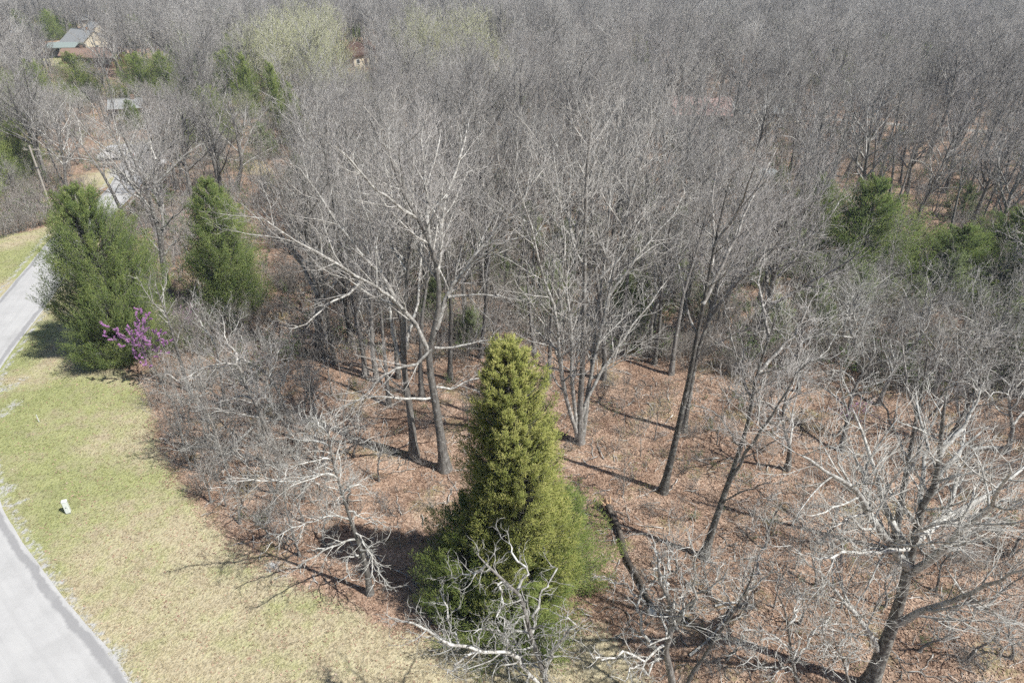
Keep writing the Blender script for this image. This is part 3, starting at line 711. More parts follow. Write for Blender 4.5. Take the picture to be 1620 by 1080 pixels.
# ------------------------------------------------------------------ evergreens
def cedar_meshes(name, seed, h, rb, leaf, plumes=420, per=90, base_h=.04, shape=.9, size=1.0, lump=.25, skirt=0.0, flat_=1.0, profile=None, pl=1.0, tip_tint=0.0):
    rng = np.random.RandomState(seed)
    T = auto_trunk(rng, h, .97, h*.016+.05, .02)
    g0 = Geo(); tubes(g0, T[0][None], T[1][None], 8)
    t = 1 - np.sqrt(rng.uniform(0, 1, plumes)) if False else rng.beta(1.0, 1.45, plumes)
    t = base_h + (1-base_h)*t
    prof = (1-t)**shape*(1-.25*np.exp(-((t-base_h)/.07)**2)*(1-skirt)) + .035
    if profile:
        zz, rr0 = zip(*profile); tt = np.linspace(base_h, 1, 400); pr_ = np.interp(tt*h, zz, rr0); cdf = np.cumsum(pr_+.25); t = np.interp(rng.uniform(0, cdf[-1], plumes), cdf, tt); prof = np.interp(t*h, zz, rr0)/rb
    az = rng.uniform(0, 2*math.pi, plumes)
    lob = 1 + lump*np.sin(az*3+rng.uniform(0,6)) * np.sin(t*9+rng.uniform(0,6)) + lump*.8*np.sin(az*5 - t*14 + rng.uniform(0,6))
    rad = rb*prof*lob*np.where(rng.uniform(size=plumes) < .28, rng.uniform(.35,.8,plumes), rng.uniform(.82,1.08,plumes))
    tipz = t*h; rise = rad*(.55 + .5*t)*flat_
    x = t*11; i0 = np.minimum(x.astype(int), 10)
    cx = T[0][np.minimum((t*11).astype(int), 11)][:, :2]
    tip = np.stack([cx[:,0]+np.cos(az)*rad, cx[:,1]+np.sin(az)*rad, np.minimum(tipz, h*.985)], -1)
    org = np.stack([cx[:,0], cx[:,1], np.maximum(tipz-rise, .15)], -1)
    m = 5; s = np.linspace(0,1,m)[None,:,None]
    B = org[:,None]*(1-s) + tip[:,None]*s; B[:,:,2] -= (np.sin(s[...,0]*math.pi)*.12*rad[:,None])
    BR = np.linspace(1,.25,m)[None]*(.012+.012*rad[:,None])
    g1 = Geo(); tubes(g1, B, BR, 3)
    # plumes of foliage round the outer part of each branch
    ax = nrm(tip-org); ax[:,2] += .5; ax = nrm(ax + rng.normal(0,.22,(plumes,3)))
    ln = np.clip(rad*.55, .45, 1.35)*1.45*pl*size*rng.uniform(.8,1.2,plumes)
    NP = plumes*per; pid = np.repeat(np.arange(plumes), per)
    u = rng.uniform(-.85, .45, NP)
    th = rng.uniform(0, 2*math.pi, NP); rr_ = np.sqrt(rng.uniform(0,1,NP))
    U = nrm(np.cross(ax, [0.3,.2,1.])); V = np.cross(ax, U)
    wid = (.16*ln)[pid]*np.sqrt(np.clip(1-((u+.1)/.72)**2, .05, 1))
    side = np.cos(th)[:,None]*U[pid] + np.sin(th)[:,None]*V[pid]
    c = tip[pid] + ax[pid]*(u*ln[pid])[:,None] + side*(wid*rr_)[:,None]
    d = nrm(ax[pid]*.8 + side*rng.uniform(.2,.85,NP)[:,None] + rng.normal(0,.28,(NP,3)) + [0,0,.3])
    L = rng.uniform(.10,.22,NP)*size
    w = rng.uniform(.010,.019,NP)*size
    P = np.stack([c, c+d*L[:,None]], 1)
    R = np.stack([w, w*.1], 1)
    g2 = Geo()
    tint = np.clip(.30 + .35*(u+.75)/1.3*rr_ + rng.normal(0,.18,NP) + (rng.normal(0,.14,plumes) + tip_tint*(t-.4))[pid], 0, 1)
    ok = c[:,2] > .05
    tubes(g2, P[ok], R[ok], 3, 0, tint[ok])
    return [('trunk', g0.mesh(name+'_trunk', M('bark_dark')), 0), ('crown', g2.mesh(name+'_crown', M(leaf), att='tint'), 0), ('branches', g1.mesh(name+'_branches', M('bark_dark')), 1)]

def cedar(name, label, parts, px, s=1, rz=0, group=None):
    x, y = gp(*px); return place(name, parts, (x, y, gz(x, y)), rz, s, label, 'cedar', group)
C_front = cedar_meshes('cedar_front', 41, 15.2, 1.95, 'cedar_yellow', 2600, 62, .02, .78, 1.0, .24, .6, pl=.68, tip_tint=.35, profile=[(0,1.9),(3,2.1),(6,1.9),(8,1.62),(11.4,1.22),(13.6,.9),(14.7,.55),(15.2,.2)])
C_low = cedar_meshes('cedar_low', 49, 7.2, 2.9, 'cedar_bright', 560, 110, .02, .78, 1.0, .28, .6, pl=.85, profile=[(0,2.3),(2,2.8),(4,2.4),(5.5,1.6),(6.6,.8),(7.2,.1)])
C_road = cedar_meshes('cedar_road', 42, 13.8, 4.0, 'cedar_green', 1450, 105, .03, .62, 1.1, .27, .8, pl=.85, profile=[(0,2.7),(2,3.5),(6,3.9),(9,3.3),(11.5,2.3),(13.2,1.3),(13.8,.4)])
C_slim = cedar_meshes('cedar_slim', 43, 12.2, 2.8, 'cedar_green', 900, 90, .05, .8, 1.1, .22, .3, profile=[(0,2.4),(3,2.9),(6,2.4),(9,1.7),(11,1.0),(12.2,.25)])
C_dark = cedar_meshes('cedar_dark_', 44, 9.5, 4.4, 'cedar_dark', 420, 90, .06, .75, 1.35, .3, .5)
C_far = cedar_meshes('cedar_far', 45, 12.0, 5.2, 'cedar_bright', 330, 75, .04, .55, 2.0, .3, .6)
C_far2 = cedar_meshes('cedar_far_slim', 46, 13.0, 3.2, 'cedar_bright', 260, 75, .04, .8, 1.9, .3, .4)
C_young = cedar_meshes('cedar_young', 47, 4.0, 1.7, 'pine_soft', 110, 50, .08, .7, 1.1, .3, .3)
cedar('yellow_cedar', 'tall conical yellow-green cedar in the centre foreground', C_front, (820,948), (1.08,1.08,1.0), .6)
cedar('green_cedar', 'small dark green cedar tucked against the left foot of the yellow-green cedar', C_low, (745,945), (.8,.8,.95), 2.2)
cedar('green_cedar', 'bushy green cedar leaning against the right side of the yellow-green cedar', C_low, (868,908), (.9,.9,.88), .4)
cedar('green_cedar', 'low green cedar in front of the yellow-green cedar behind crooked pale limbs', C_low, (810,990), (.95,.95,.62), 4.1)
cedar('roadside_cedar', 'broad bushy green cedar beside the road at left', C_road, (204,562), (.86,.86,1.0), 1.0)
cedar('slender_cedar', 'slender dark cedar behind the thicket, right of the roadside tree', C_slim, (372,493), 1.0, .3)
cedar('forest_cedar', 'dark spreading cedar with pointed tip in the right part of the wood', C_dark, (1362,430), (1.25,1.25,1.0), .3)
cedar('forest_cedar', 'low dark cedar right of the pointed one in the right part of the wood', C_dark, (1500,446), (1.2,1.2,.62), 2.0)
cedar('forest_cedar', 'dark cedar at the right edge of the wood, next to the low one', C_dark, (1582,432), (1.2,1.2,.72), 4.0)
cedar('forest_cedar', 'dark cedar half hidden by twigs left of the pointed cedar', C_dark, (1278,388), (.9,.9,.8), 5.0)
cedar('forest_cedar', 'dark cedar cut by the right edge of the picture', C_dark, (1618,472), (1.1,1.1,.66), 1.0)
cedar('lot_cedar', 'wide bright green cedar below the brown-roofed houses', C_far, (135,158), (.9,.9,.78), .4)
cedar('lot_cedar', 'wide olive green cedar right of the houses with a rounded top', C_far, (232,158), (1.1,1.1,.78), 1.7)
cedar('lot_cedar', 'dark green cedar behind the carport house at upper left', C_far, (97,58), (.8,.8,.55), 2.7)
cedar('lot_cedar', 'narrow green cedar, left one of the pair at upper left of the wood', C_far2, (397,176), .82, .4)
cedar('lot_cedar', 'narrow dark green cedar, right one of the pair at upper left of the wood', C_far2, (447,201), .85, 2.2)
cedar('lot_cedar', 'green cedar just below the narrow pair, left of the big wood', C_far2, (472,226), .74, 3.2)
cedar('lot_cedar', 'green cedar at the left edge behind the utility pole', C_far, (38,272), .6, 3.9)
cedar('lot_cedar', 'dark cedar at the left edge above the brush bank', C_far, (8,300), .6, 5.0)
cedar('lot_cedar', 'dark cedar behind the leaning pale tree, near the parked vehicle', C_far, (300,230), .5, 2.4)
for i, (p, s, lab) in enumerate([((1062,240),1.0,'small bright young pine below the pink roof, left one'), ((1116,235),.9,'small bright young pine below the pink roof, right one'), ((832,395),1.35,'soft green young pine behind the large spreading tree'),
        ((985,510),1.2,'soft green young pine left of the muddy puddle'), ((1330,470),1.0,'soft green young pine below the pointed dark cedar'), ((1520,345),1.1,'pale green young pine among bare trunks at right'),
        ((775,350),1.0,'soft green young pine left of the one behind the spreading tree'), ((1110,320),1.0,'soft green young pine in the middle of the wood'), ((880,330),.8,'small green young pine in the upper middle of the wood'),
        ((745,540),.8,'low green young pine right of the large spreading trunk'), ((1290,500),.9,'low green young pine at right, left of the white twigs'), ((1240,195),1.2,'green young pine right of the white shed')]):
    x, y = gp(*p); place('young_pine', C_young, (x, y, gz(x,y)), i*1.3, s, lab, 'pine', 'young pines in the wood')

GP = [(520,420),(700,420),(760,430),(800,455),(1010,430),(1070,400),(1150,400),(1200,450),(1240,430),(1280,455),(1350,495),(1400,480),(1440,500),(1490,480),(1540,500),(1590,520),(1600,560),(1300,540),(640,430),(480,310),(500,270),(540,330),(560,240),(620,300),(890,420),(940,380),(1020,330),(1180,330),(1230,300),(1090,270),(420,250),(350,230),(870,480),(830,500),(690,500),(1060,470),(1110,500),(1220,540),(1010,520),(1060,300),(960,300)]
for i, p in enumerate(GP):
    x, y = gp(*p); place('evergreen_sapling', C_young, (x, y, gz(x,y)), i*1.7, .7+.75*((i*37) % 11)/11, 'soft green evergreen sapling among bare trunks inside the wood', 'evergreen', 'evergreen saplings inside the wood')
# ------------------------------------------------------------------ bare trees of the wood
TEM = {}
TEM['tall'] = [auto_tree('tall%d'%i, 100+i, 15.5+1.5*(i%3), .24+.03*(i%3), [W_GREY, W_MID, W_DARK][i%3], 'tall', .8, .008)[0] for i in range(6)]
TEM['slender'] = [auto_tree('slender%d'%i, 120+i, 16.5, .17, [W_GREY, W_DARK][i%2], 'slender', .7, .009)[0] for i in range(3)]
TEM['gnarly'] = [auto_tree('gnarly%d'%i, 130+i, 11.5, .19, W_PALE if i < 2 else W_MID, 'gnarly', .85, .008)[0] for i in range(3)]
TEM['sapling'] = [auto_tree('sapling%d'%i, 140+i, 6.5, .055, M('branch_grey','branch_grey','twig_brown'), 'sapling', .9, .008)[0] for i in range(3)]
def joined(name, parts):
    me = bpy.data.meshes.new(name); import bmesh
    return parts
FAR_COL = bpy.data.collections.new('far_sources')
def far_obj(name, seed, style, mats, h=16):
    rng = np.random.RandomState(seed)
    T = auto_trunk(rng, h, .82, .27, .07)
    if style == 'tall': L = grow(rng, T[0][None], T[1][None], 22/(h*.82), .30, .82, .54, 3, 8, .12, .34, 6, .74, .06)
    else: L = grow(rng, T[0][None], T[1][None], 22/(h*.82), .5, .55, .30, 2, 5.5, .09, .5, 5, .55, .04)
    P2, R2 = grow(rng, np.concatenate([L[0]]), L[1], 1.6, .15, .7, .42, .7, 4, .13, .25, 4, .55, .03)
    P3, R3 = grow(rng, P2, R2, 2.7, .1, .75, .5, .5, 2.0, .16, .22, 3, .6, .02)
    P4, R4 = grow(rng, P3, R3, 3.9, .1, .7, .55, .35, 1.0, .15, .2, 2, .6, .014)
    g = Geo(); tubes(g, T[0][None], T[1][None], 5, 0); tubes(g, L[0], L[1], 4, 1); tubes(g, P2, R2, 3, 1); tubes(g, P3, R3, 3, 2); tubes(g, P4, R4, 3, 2)
    o = bpy.data.objects.new(name, g.mesh(name, mats)); FAR_COL.objects.link(o)
for i in range(5): far_obj('a_far_%d'%i, 200+i, 'tall', [W_GREY, W_MID, W_DARK][i%3])
for i in range(2): far_obj('b_far_%d'%i, 210+i, 'slender', W_DARK, 16.5)
for i in range(2): far_obj('c_far_%d'%i, 220+i, 'tall', M('bark','branch','twig_bud'))
def merged(name, parts):
    g_ = Geo(); mats_ = []
    for nm, me_, sub in parts:
        co = np.empty(len(me_.vertices)*3, np.float32); me_.vertices.foreach_get('co', co)
        lv = np.empty(len(me_.loops), np.int32); me_.loops.foreach_get('vertex_index', lv); ls = np.empty(len(me_.polygons), np.int32); me_.polygons.foreach_get('loop_start', ls)
        tot = np.diff(np.append(ls, len(lv))); q4 = ls[tot == 4]; q3 = ls[tot == 3]; at_ = None
        if 'tint' in me_.attributes: at_ = np.empty(len(me_.vertices), np.float32); me_.attributes['tint'].data.foreach_get('value', at_)
        g_.add(co, [lv[q4[:,None]+np.arange(4)], lv[q3[:,None]+np.arange(3)]], len(mats_), at_); mats_.append(me_.materials[0])
    return bpy.data.objects.new(name, g_.mesh(name, mats_, att='tint'))
FAR_COL.objects.link(merged('d_far_0', C_far)); FAR_COL.objects.link(merged('d_far_1', C_dark))

def scatter_gn(name, pts, idx, rz, sc, col, extra=None, tilt=None):
    me = bpy.data.meshes.new(name); n = len(pts); me.vertices.add(n); me.vertices.foreach_set('co', np.asarray(pts, np.float32).ravel())
    def att_(nm, ty, v, key='value'):
        a = me.attributes.new(nm, ty, 'POINT'); a.data.foreach_set(key, v)
    att_('pick', 'INT', np.asarray(idx, np.int32)); att_('size', 'FLOAT', np.asarray(sc, np.float32))
    rot = np.zeros((n,3), np.float32); rot[:,2] = rz
    if tilt is not None: rot[:,:2] = tilt
    att_('turn', 'FLOAT_VECTOR', rot.ravel(), 'vector')
    for k, v in (extra or {}).items(): att_(k, 'FLOAT', np.asarray(v, np.float32))
    o = link(name, me)
    ng = bpy.data.node_groups.new(name, 'GeometryNodeTree'); ng.interface.new_socket('Geometry', in_out='INPUT', socket_type='NodeSocketGeometry'); ng.interface.new_socket('Geometry', in_out='OUTPUT', socket_type='NodeSocketGeometry')
    gi = ng.nodes.new('NodeGroupInput'); go = ng.nodes.new('NodeGroupOutput'); ip = ng.nodes.new('GeometryNodeInstanceOnPoints')
    ci = ng.nodes.new('GeometryNodeCollectionInfo'); ci.inputs['Collection'].default_value = col; ci.inputs['Separate Children'].default_value = True; ci.inputs['Reset Children'].default_value = True
    def na(nm, ty):
        a = ng.nodes.new('GeometryNodeInputNamedAttribute'); a.data_type = ty; a.inputs['Name'].default_value = nm
        return a.outputs['Attribute']
    ng.links.new(gi.outputs[0], ip.inputs['Points']); ng.links.new(ci.outputs[0], ip.inputs['Instance']); ip.inputs['Pick Instance'].default_value = True
    ng.links.new(na('pick','INT'), ip.inputs['Instance Index']); ng.links.new(na('turn','FLOAT_VECTOR'), ip.inputs['Rotation']); ng.links.new(na('size','FLOAT'), ip.inputs['Scale'])
    ng.links.new(ip.outputs[0], go.inputs[0])
    md = o.modifiers.new('scatter', 'NODES'); md.node_group = ng
    return o

rng = np.random.RandomState(77)
# candidate places: a jittered grid over everything the camera could see
cand = []
for Y in np.arange(30, 560, 5.1):
    half = .80*(Y*CT + H*ST) + 25
    for X in np.arange(-half, half, 5.1):
        cand.append((X + rng.uniform(-2.4, 2.4), Y + rng.uniform(-2.4, 2.4)))
cand = np.array(cand)
keep = poly_sdf(cand[:,0], cand[:,1], LAWN) > 3.0
keep &= line_dist(cand[:,0], cand[:,1], ROAD) > 5.0
keep &= line_dist(cand[:,0], cand[:,1], GRAVEL_ROAD) > 3.2
for (c, r) in CLEAR: keep &= np.hypot(cand[:,0]-c[0], cand[:,1]-c[1]) > r
for hb in HERO_BASES: keep &= np.hypot(cand[:,0]-hb[0], cand[:,1]-hb[1]) > 4.0
for cp, r in (((812,958),6),((172,540),8),((365,490),5),((1362,425),5),((1490,440),4),((1575,425),4),((128,148),9),((225,145),9),((395,175),5),((443,200),5)):
    c = gp(*cp); keep &= np.hypot(cand[:,0]-c[0], cand[:,1]-c[1]) > r
# sight lines kept open to the pale vehicles, houses and roofs, and open floor in the foreground
OPEN = [[gp(205,600), gp(560,600), gp(900,560), gp(1000,545), gp(1130,600), gp(1230,600), gp(1640,640), (40,10), (-40,10)],
        [gp(150,330), gp(240,340), gp(225,250), gp(150,250)],
        [gp(88,140), gp(190,150), gp(175,92), gp(80,88)], [gp(535,135), gp(600,135), gp(590,100), gp(545,100)], [gp(370,300), gp(430,300), gp(430,258), gp(370,258)],
        [gp(225,500), gp(470,520), gp(430,330), gp(280,330)]]
for pl in OPEN: keep &= poly_sdf(cand[:,0], cand[:,1], pl) > 0
pts = cand[keep]
# thin the wood where the floor shows between trunks at the right
right = poly_sdf(pts[:,0], pts[:,1], [gp(1290,380), gp(1640,400), gp(1640,190), gp(1240,215)]) < 0
pts = pts[~(right & (rng.uniform(size=len(pts)) < .12))]
pxy = np.array([to_px(x, y, 8) for x, y in pts])
inview = (pxy[:,0] > -30) & (pxy[:,0] < 1650) & (pts[:,1] > 30)
dist = np.hypot(pts[:,0], pts[:,1])
order = np.argsort(np.where(inview, dist, 1e6))
NEAR = order[:276]; near_set = np.zeros(len(pts), bool); near_set[NEAR] = True
WINDOWS = [(90,180,98,208,.42), (545,590,100,192,.92), (1085,1165,185,121,.62), (1195,1232,278,90,.7), (165,252,262,98,.45), (380,425,262,95,.7), (0,90,345,66,1), (1290,1430,375,70,.85), (1440,1640,395,70,.6), (85,165,125,160,1), (190,290,122,150,1), (372,425,135,140,1), (425,490,165,126,1), (0,60,240,98,.7), (300,425,480,62,1)]
WR = np.random.RandomState(31)
def cap_scale(x, y, s, h=16.5):
    """trees that would stand between the lots and the viewer are lower ones"""
    px, py = to_px(x, y, 0)
    for x0, x1, top, ymax, pr in WINDOWS:
        if x0-6 < px < x1+6 and y < ymax and WR.uniform() < pr:
            zc = pt(px, top, y)[2]
            if s*h > zc: s = zc/h
    return s
def zone(x, y):
    px, py = to_px(x, y, 0)
    dep, dg = ('at the front of', 'front') if y < 66 else ('well inside', 'middle') if y < 88 else ('deep inside', 'deep')
    for lim, a, g_ in ((480, 'the woodland strip left of the wide wood', 'left strip'), (660, 'the wood left of the large spreading tree', 'wood left of the spreading tree'), (820, 'the wood right behind the large spreading tree', 'wood behind the spreading tree'),
                       (1000, 'the wood behind the clump of tall stems', 'wood behind the stem clump'), (1150, 'the wood behind the leaning dark trunks', 'wood behind the leaning trunks'), (1320, 'the wood left of the pointed dark cedar', 'wood left of the pointed cedar'), (9999, 'the open wood right of the pointed dark cedar', 'open wood at the right')):
        if px < lim: return 'leafless grey tree %s %s' % (dep, a), 'bare trees %s %s' % (dep, g_)
for i in NEAR:
    x, y = pts[i]; lab, grp = zone(x, y); px, py = to_px(x, y, 0)
    u = rng.uniform()
    kind = 'slender' if (px > 1250 and u < .6) or u < .22 else 'tall'
    s = rng.uniform(.72, 1.12)
    if y < 52 and px > 1200: kind = 'gnarly'; s = rng.uniform(.8, 1.1)
    parts = TEM[kind][rng.randint(len(TEM[kind]))]
    s = cap_scale(x, y, s)
    if s < .3: continue
    place('bare_tree', parts, (x, y, gz(x, y)), rng.uniform(0, 6.28), s, lab, 'tree', grp)
fi = np.where(~near_set)[0]
fp = pts[fi]; n = len(fp)
idx = rng.choice(7, n, p=[.17,.17,.17,.17,.14,.09,.09])
fpx = np.array([to_px(x, y, 12) for x, y in fp])
budz = ((np.hypot((fpx[:,0]-480)/110, (fpx[:,1]-75)/55) < 1) & (rng.uniform(size=n) < .75)) | ((np.hypot((fpx[:,0]-720)/110, (fpx[:,1]-70)/45) < 1) & (rng.uniform(size=n) < .45)) | ((np.hypot((fpx[:,0]-400)/60, (fpx[:,1]-110)/40) < 1) & (rng.uniform(size=n) < .5))
idx = np.where(budz, 7 + rng.randint(0, 2, n), idx)
ev = rng.uniform(size=n) < np.where(fpx[:,0] < 480, .10, .035)
idx = np.where(ev, 9 + rng.randint(0, 2, n), idx)
fs_ = np.array([cap_scale(x, y, q) for (x, y), q in zip(fp, rng.uniform(.68, 1.14, n))]); ok = fs_ > .3; fs_ = np.where(ev, np.minimum(fs_, .8), fs_)
far = scatter_gn('far_wood', np.stack([fp[:,0], fp[:,1], np.zeros(n)], -1)[ok], idx[ok], rng.uniform(0, 6.28, n)[ok], fs_[ok], FAR_COL)
tag(far, 'far-off wood of leafless grey trees reaching to the top edge', 'wood', None, 'stuff')

for i, p in enumerate([(615,640),(630,598),(668,632),(640,560),(556,545),(712,600),(846,565),(868,600),(955,600),(985,562),(1035,575),(1062,592),(760,565),(530,575)]):
    x, y = gp(*p); place('upright_tree', TEM['slender'][i % 3], (x, y, gz(x,y)), i*1.4, .95+.25*((i*5) % 7)/7, 'straight upright leafless tree at the edge of the clearing around the spreading tree', 'tree', 'upright trees round the clearing')
for i, (p, s) in enumerate([((1180,965),.4),((1290,925),.38),((1330,885),.42),((1210,868),.42),((1480,935),.4),((1560,965),.42),((1600,878),.45),((1455,1030),.38),((1530,1045),.4),((1150,1045),.36),((1300,860),.45),((1510,880),.42),((1265,985),.35),((1600,1040),.4),((1070,905),.36),((1120,940),.34),((1400,960),.36)]):
    x, y = gp(*p); place('crooked_sapling', TEM['gnarly'][i % 2], (x, y, gz(x,y)), i*2.7, s, 'small crooked pale leafless tree among the leaves around the big forking tree', 'tree', 'small crooked trees round the big forking tree')
# crooked pale trees and saplings of the right foreground and the left thicket
GN = [((1245,742),.9,'pale twiggy tree behind the low left limb of the big forking tree'), ((1330,712),1.0,'pale twiggy tree above the left limbs of the big forking tree'), ((1500,700),1.0,'pale twiggy tree right behind the big forking tree'),
      ((1592,715),.95,'pale twiggy tree at right edge behind the big forking tree'), ((1390,640),.9,'pale twiggy tree in second row behind the big forking tree'), ((1540,610),.95,'pale twiggy tree below the low dark cedar'),
      ((1262,620),.9,'pale twiggy tree right of the dark thicket'), ((1610,610),.9,'pale twiggy tree below the right-edge cedar'), ((1450,560),.9,'pale twiggy tree left below the low dark cedar'), ((1330,560),.85,'pale twiggy tree below the pointed dark cedar')]
for i, (p, s, lab) in enumerate(GN):
    x, y = gp(*p); place('twiggy_tree', TEM['gnarly'][i % 3], (x, y, gz(x,y)), i*1.9, s, lab, 'tree', 'pale twiggy trees at the right')
for i, (p, s) in enumerate([((300,668),.42),((345,712),.45),((420,705),.5),((482,648),.5),((522,568),.5),((380,645),.45),((470,728),.45),((402,598),.45),((320,620),.4),((440,780),.42),((500,660),.5),((275,640),.35),((395,760),.4),((290,705),.45),((330,665),.5),((360,740),.5),((410,660),.55),((440,740),.5),((460,690),.55),((500,730),.5),((310,735),.4),((350,640),.5),((430,610),.55),((480,790),.45),((380,700),.5),((335,795),.36),((380,828),.38),((425,850),.36),((475,880),.36),((512,858),.4),((550,800),.4),((480,825),.4),((600,762),.36),((560,722),.42),((430,780),.45),((520,760),.45),((345,760),.4)]):
    x, y = gp(*p); place('thicket_tree', TEM['gnarly'][(i+1) % 3], (x, y, gz(x,y)), i*2.3, s, 'small crooked leafless tree in the thicket between the lawn edge and the spreading tree', 'tree', 'crooked trees of the lawn-edge thicket')
sap_px = [(330,640),(385,700),(320,700),(295,660),(410,740),(370,765),(350,800),(430,800),(300,740),(470,760),(500,690),(520,620),(480,600),(545,600),(330,590),(255,620),(470,850),(540,700),
          (740,690),(770,640),(640,560),(745,600),(990,640),(1010,720),(985,780),(1040,690),(1130,700),(1200,800),(1260,830),(1180,880),(1310,830),(1330,960),(1230,960),(1290,1000),(1460,1000),(1530,1000),(1560,900),(1500,960),(1600,980),(1150,620),(1190,590),(1230,570),(1100,560),(1010,560),(960,590),(870,560),(830,600),(780,520),(680,800),(640,860),(985,690),(1350,780),(1250,900)]
for i, p in enumerate(sap_px):
    x, y = gp(p[0]+rng.uniform(-8,8), p[1]+rng.uniform(-6,6)); lf = p[0] < 600
    place('bare_sapling', TEM['sapling'][i % 3], (x, y, gz(x,y)), rng.uniform(0,6.28), rng.uniform(.5, 1.05) if lf else rng.uniform(.3,.75), 'thin leafless sapling in the thicket at the lawn edge' if lf else 'thin leafless sapling on the leafy woodland floor', 'sapling', 'saplings of the lawn-edge thicket' if lf else 'saplings on the woodland floor')

for k in range(400):
    y = rng.uniform(47, 115); x = rng.uniform(-.55, .75)*(y*CT+H*ST)
    px_, py_ = to_px(x, y, 0)
    if any(poly_sdf(np.array([x]), np.array([y]), pl)[0] < 1 for pl in OPEN+[LAWN]) or line_dist(np.array([x]), np.array([y]), ROAD)[0] < 3: continue
    if px_ > 1290 and rng.uniform() < .7: continue
    if 285 < px_ < 440 and y < 72: continue
    place('bare_sapling', TEM['sapling'][k % 3], (x, y, gz(x,y)), rng.uniform(0,6.28), rng.uniform(.6,1.5), zone(x, y)[0].replace('leafless grey tree', 'thin leafless sapling'), 'sapling', zone(x, y)[1].replace('bare trees', 'saplings'))
# ------------------------------------------------------------------ brush and shrubs
def shrub_meshes(name, seed, h, stems, mats, leaf=None, leafn=6):
    rng = np.random.RandomState(seed)
    P = np.zeros((stems, 7, 3)); a = rng.uniform(0, 6.28, stems); P[:,0,:2] = np.stack([np.cos(a), np.sin(a)], -1)*rng.uniform(0,.35,stems)[:,None]; P[:,0,2] = -.1
    d = nrm(np.stack([np.cos(a)*.5, np.sin(a)*.5, np.ones(stems)], -1) + rng.normal(0,.15,(stems,3))); st = h*rng.uniform(.6,1.1,stems)[:,None]/6
    for j in range(1,7):
        P[:,j] = P[:,j-1]+d*st; d = nrm(d+rng.normal(0,.14,(stems,3)))
    R = np.linspace(.022,.006,7)[None]*np.ones((stems,1))
    P2,R2 = grow(rng,P,R,3.2,.2,.7,.4,.25,1.4,.16,.2,4,.6,.006); P3,R3 = grow(rng,P2,R2,5,.15,.7,.5,.15,.6,.15,.15,2,.6,.005)
    g0 = Geo(); tubes(g0,P,R,4); g1 = Geo(); tubes(g1,P2,R2,3); tubes(g1,P3,R3,3)
    out = [('stems', g0.mesh(name+'_stems',[mats[0]]),0), ('crown', g1.mesh(name+'_twigs',[mats[1]]),0)]
    if leaf:
        n = len(P3)*leafn; b_ = np.repeat(P3[:,0],leafn,0); e_ = np.repeat(P3[:,-1],leafn,0); t = rng.uniform(0,1.1,n)[:,None]
        c = b_+(e_-b_)*t + rng.normal(0,.04,(n,3)); dd = nrm(rng.normal(0,1,(n,3))+[0,0,.4]); l = rng.uniform(.06,.13,n)
        PP = np.stack([c, c+dd*(l*.5)[:,None], c+dd*l[:,None]],1); w = rng.uniform(.018,.035,n)
        g2 = Geo(); tubes(g2,PP,np.stack([w*.4,w,w*.1],1),3,0,rng.uniform(0,1,n)); out.append(('leaves', g2.mesh(name+'_leaves',M(leaf),att='tint'),1))
    return out
SH = [shrub_meshes('brush%d'%i, 300+i, 2.4, 14, M('branch_grey','twig_brown' if i else 'twig')) for i in range(3)]
SG = [shrub_meshes('green_shrub%d'%i, 310+i, 1.9, 9, M('branch_grey','twig_brown'), 'shrub_green', 4) for i in range(2)]
SB = shrub_meshes('budding', 320, 1.8, 6, M('branch_grey','twig_brown'), 'bud_green', 1)
for i,(p,s,lab) in enumerate([((1008,548),1.0,'bright green leafy shrub beside the muddy puddle'),((1038,545),.7,'green leafy shrub right of the puddle shrub'),((60,300),1.5,'bright green bushy shrub at foot of the utility pole'),((45,325),1.3,'green bushy shrub above the brush bank at left'),
        ((45,250),1.6,'vivid green shrub at left edge in shade of cedars'),((760,660),.7,'small green shrub right of the large spreading trunk'),((600,560),.6,'small green shrub left of the twin trunks'),((735,560),.9,'green shrub behind the large spreading tree'),
        ((1565,815),.6,'green patch of low leafy plants behind the rock at right'),((1590,830),.5,'low green leafy plant beside the rock at right'),((1340,870),.4,'small green sprig at foot of the big forking tree')]):
    x,y = gp(*p); place('green_shrub', SG[i%2], (x,y,gz(x,y)), i*1.1, s, lab, 'shrub', 'green shrubs')
for i,p in enumerate([(1000,720),(985,690),(1020,740),(640,640),(1030,660),(950,650),(1340,900),(1260,780),(430,640),(620,690),(1300,960),(1450,930),(1045,720),(970,660),(1010,690),(1060,650),(940,700),(1000,760),(1030,780),(1085,740),(1150,760),(1220,830),(1380,920),(1490,980),(600,720),(740,720),(1120,680)]):
    x,y = gp(*p); place('budding_shrub', SB, (x,y,gz(x,y)), i*1.7, rng.uniform(.5,.9), 'thin shrub with pale green buds on the woodland floor', 'shrub', 'budding shrubs on the woodland floor')
br = []
for p0,p1,k in (((0,378),(85,352),9),((0,352),(70,335),6),((0,330),(60,318),5)):
    for j in range(k):
        t = (j+.5)/k; br.append((p0[0]+(p1[0]-p0[0])*t, p0[1]+(p1[1]-p0[1])*t-2, 1.4,'brown leafless brush in the bank left of the utility pole','brush of the left bank'))
for p in [(340,500),(320,520),(365,520),(395,515),(300,510),(420,540)]: br.append((*p,1.0,'dark tangled brush under the slender cedar','brush under the slender cedar'))
for p in [(1140,580),(1165,590),(1190,610),(1120,560),(1215,625),(1180,640),(1240,600)]: br.append((*p,1.15,'dark tangled brush in the thicket right of the leaning trunks','brush right of the leaning trunks'))
for p in [(280,690),(300,720),(330,745),(280,740),(320,780),(360,720),(390,780),(420,830),(350,690),(470,720),(500,790),(400,650),(450,860),(250,640)]: br.append((*p,.85,'low grey brush along the lawn edge','brush along the lawn edge'))
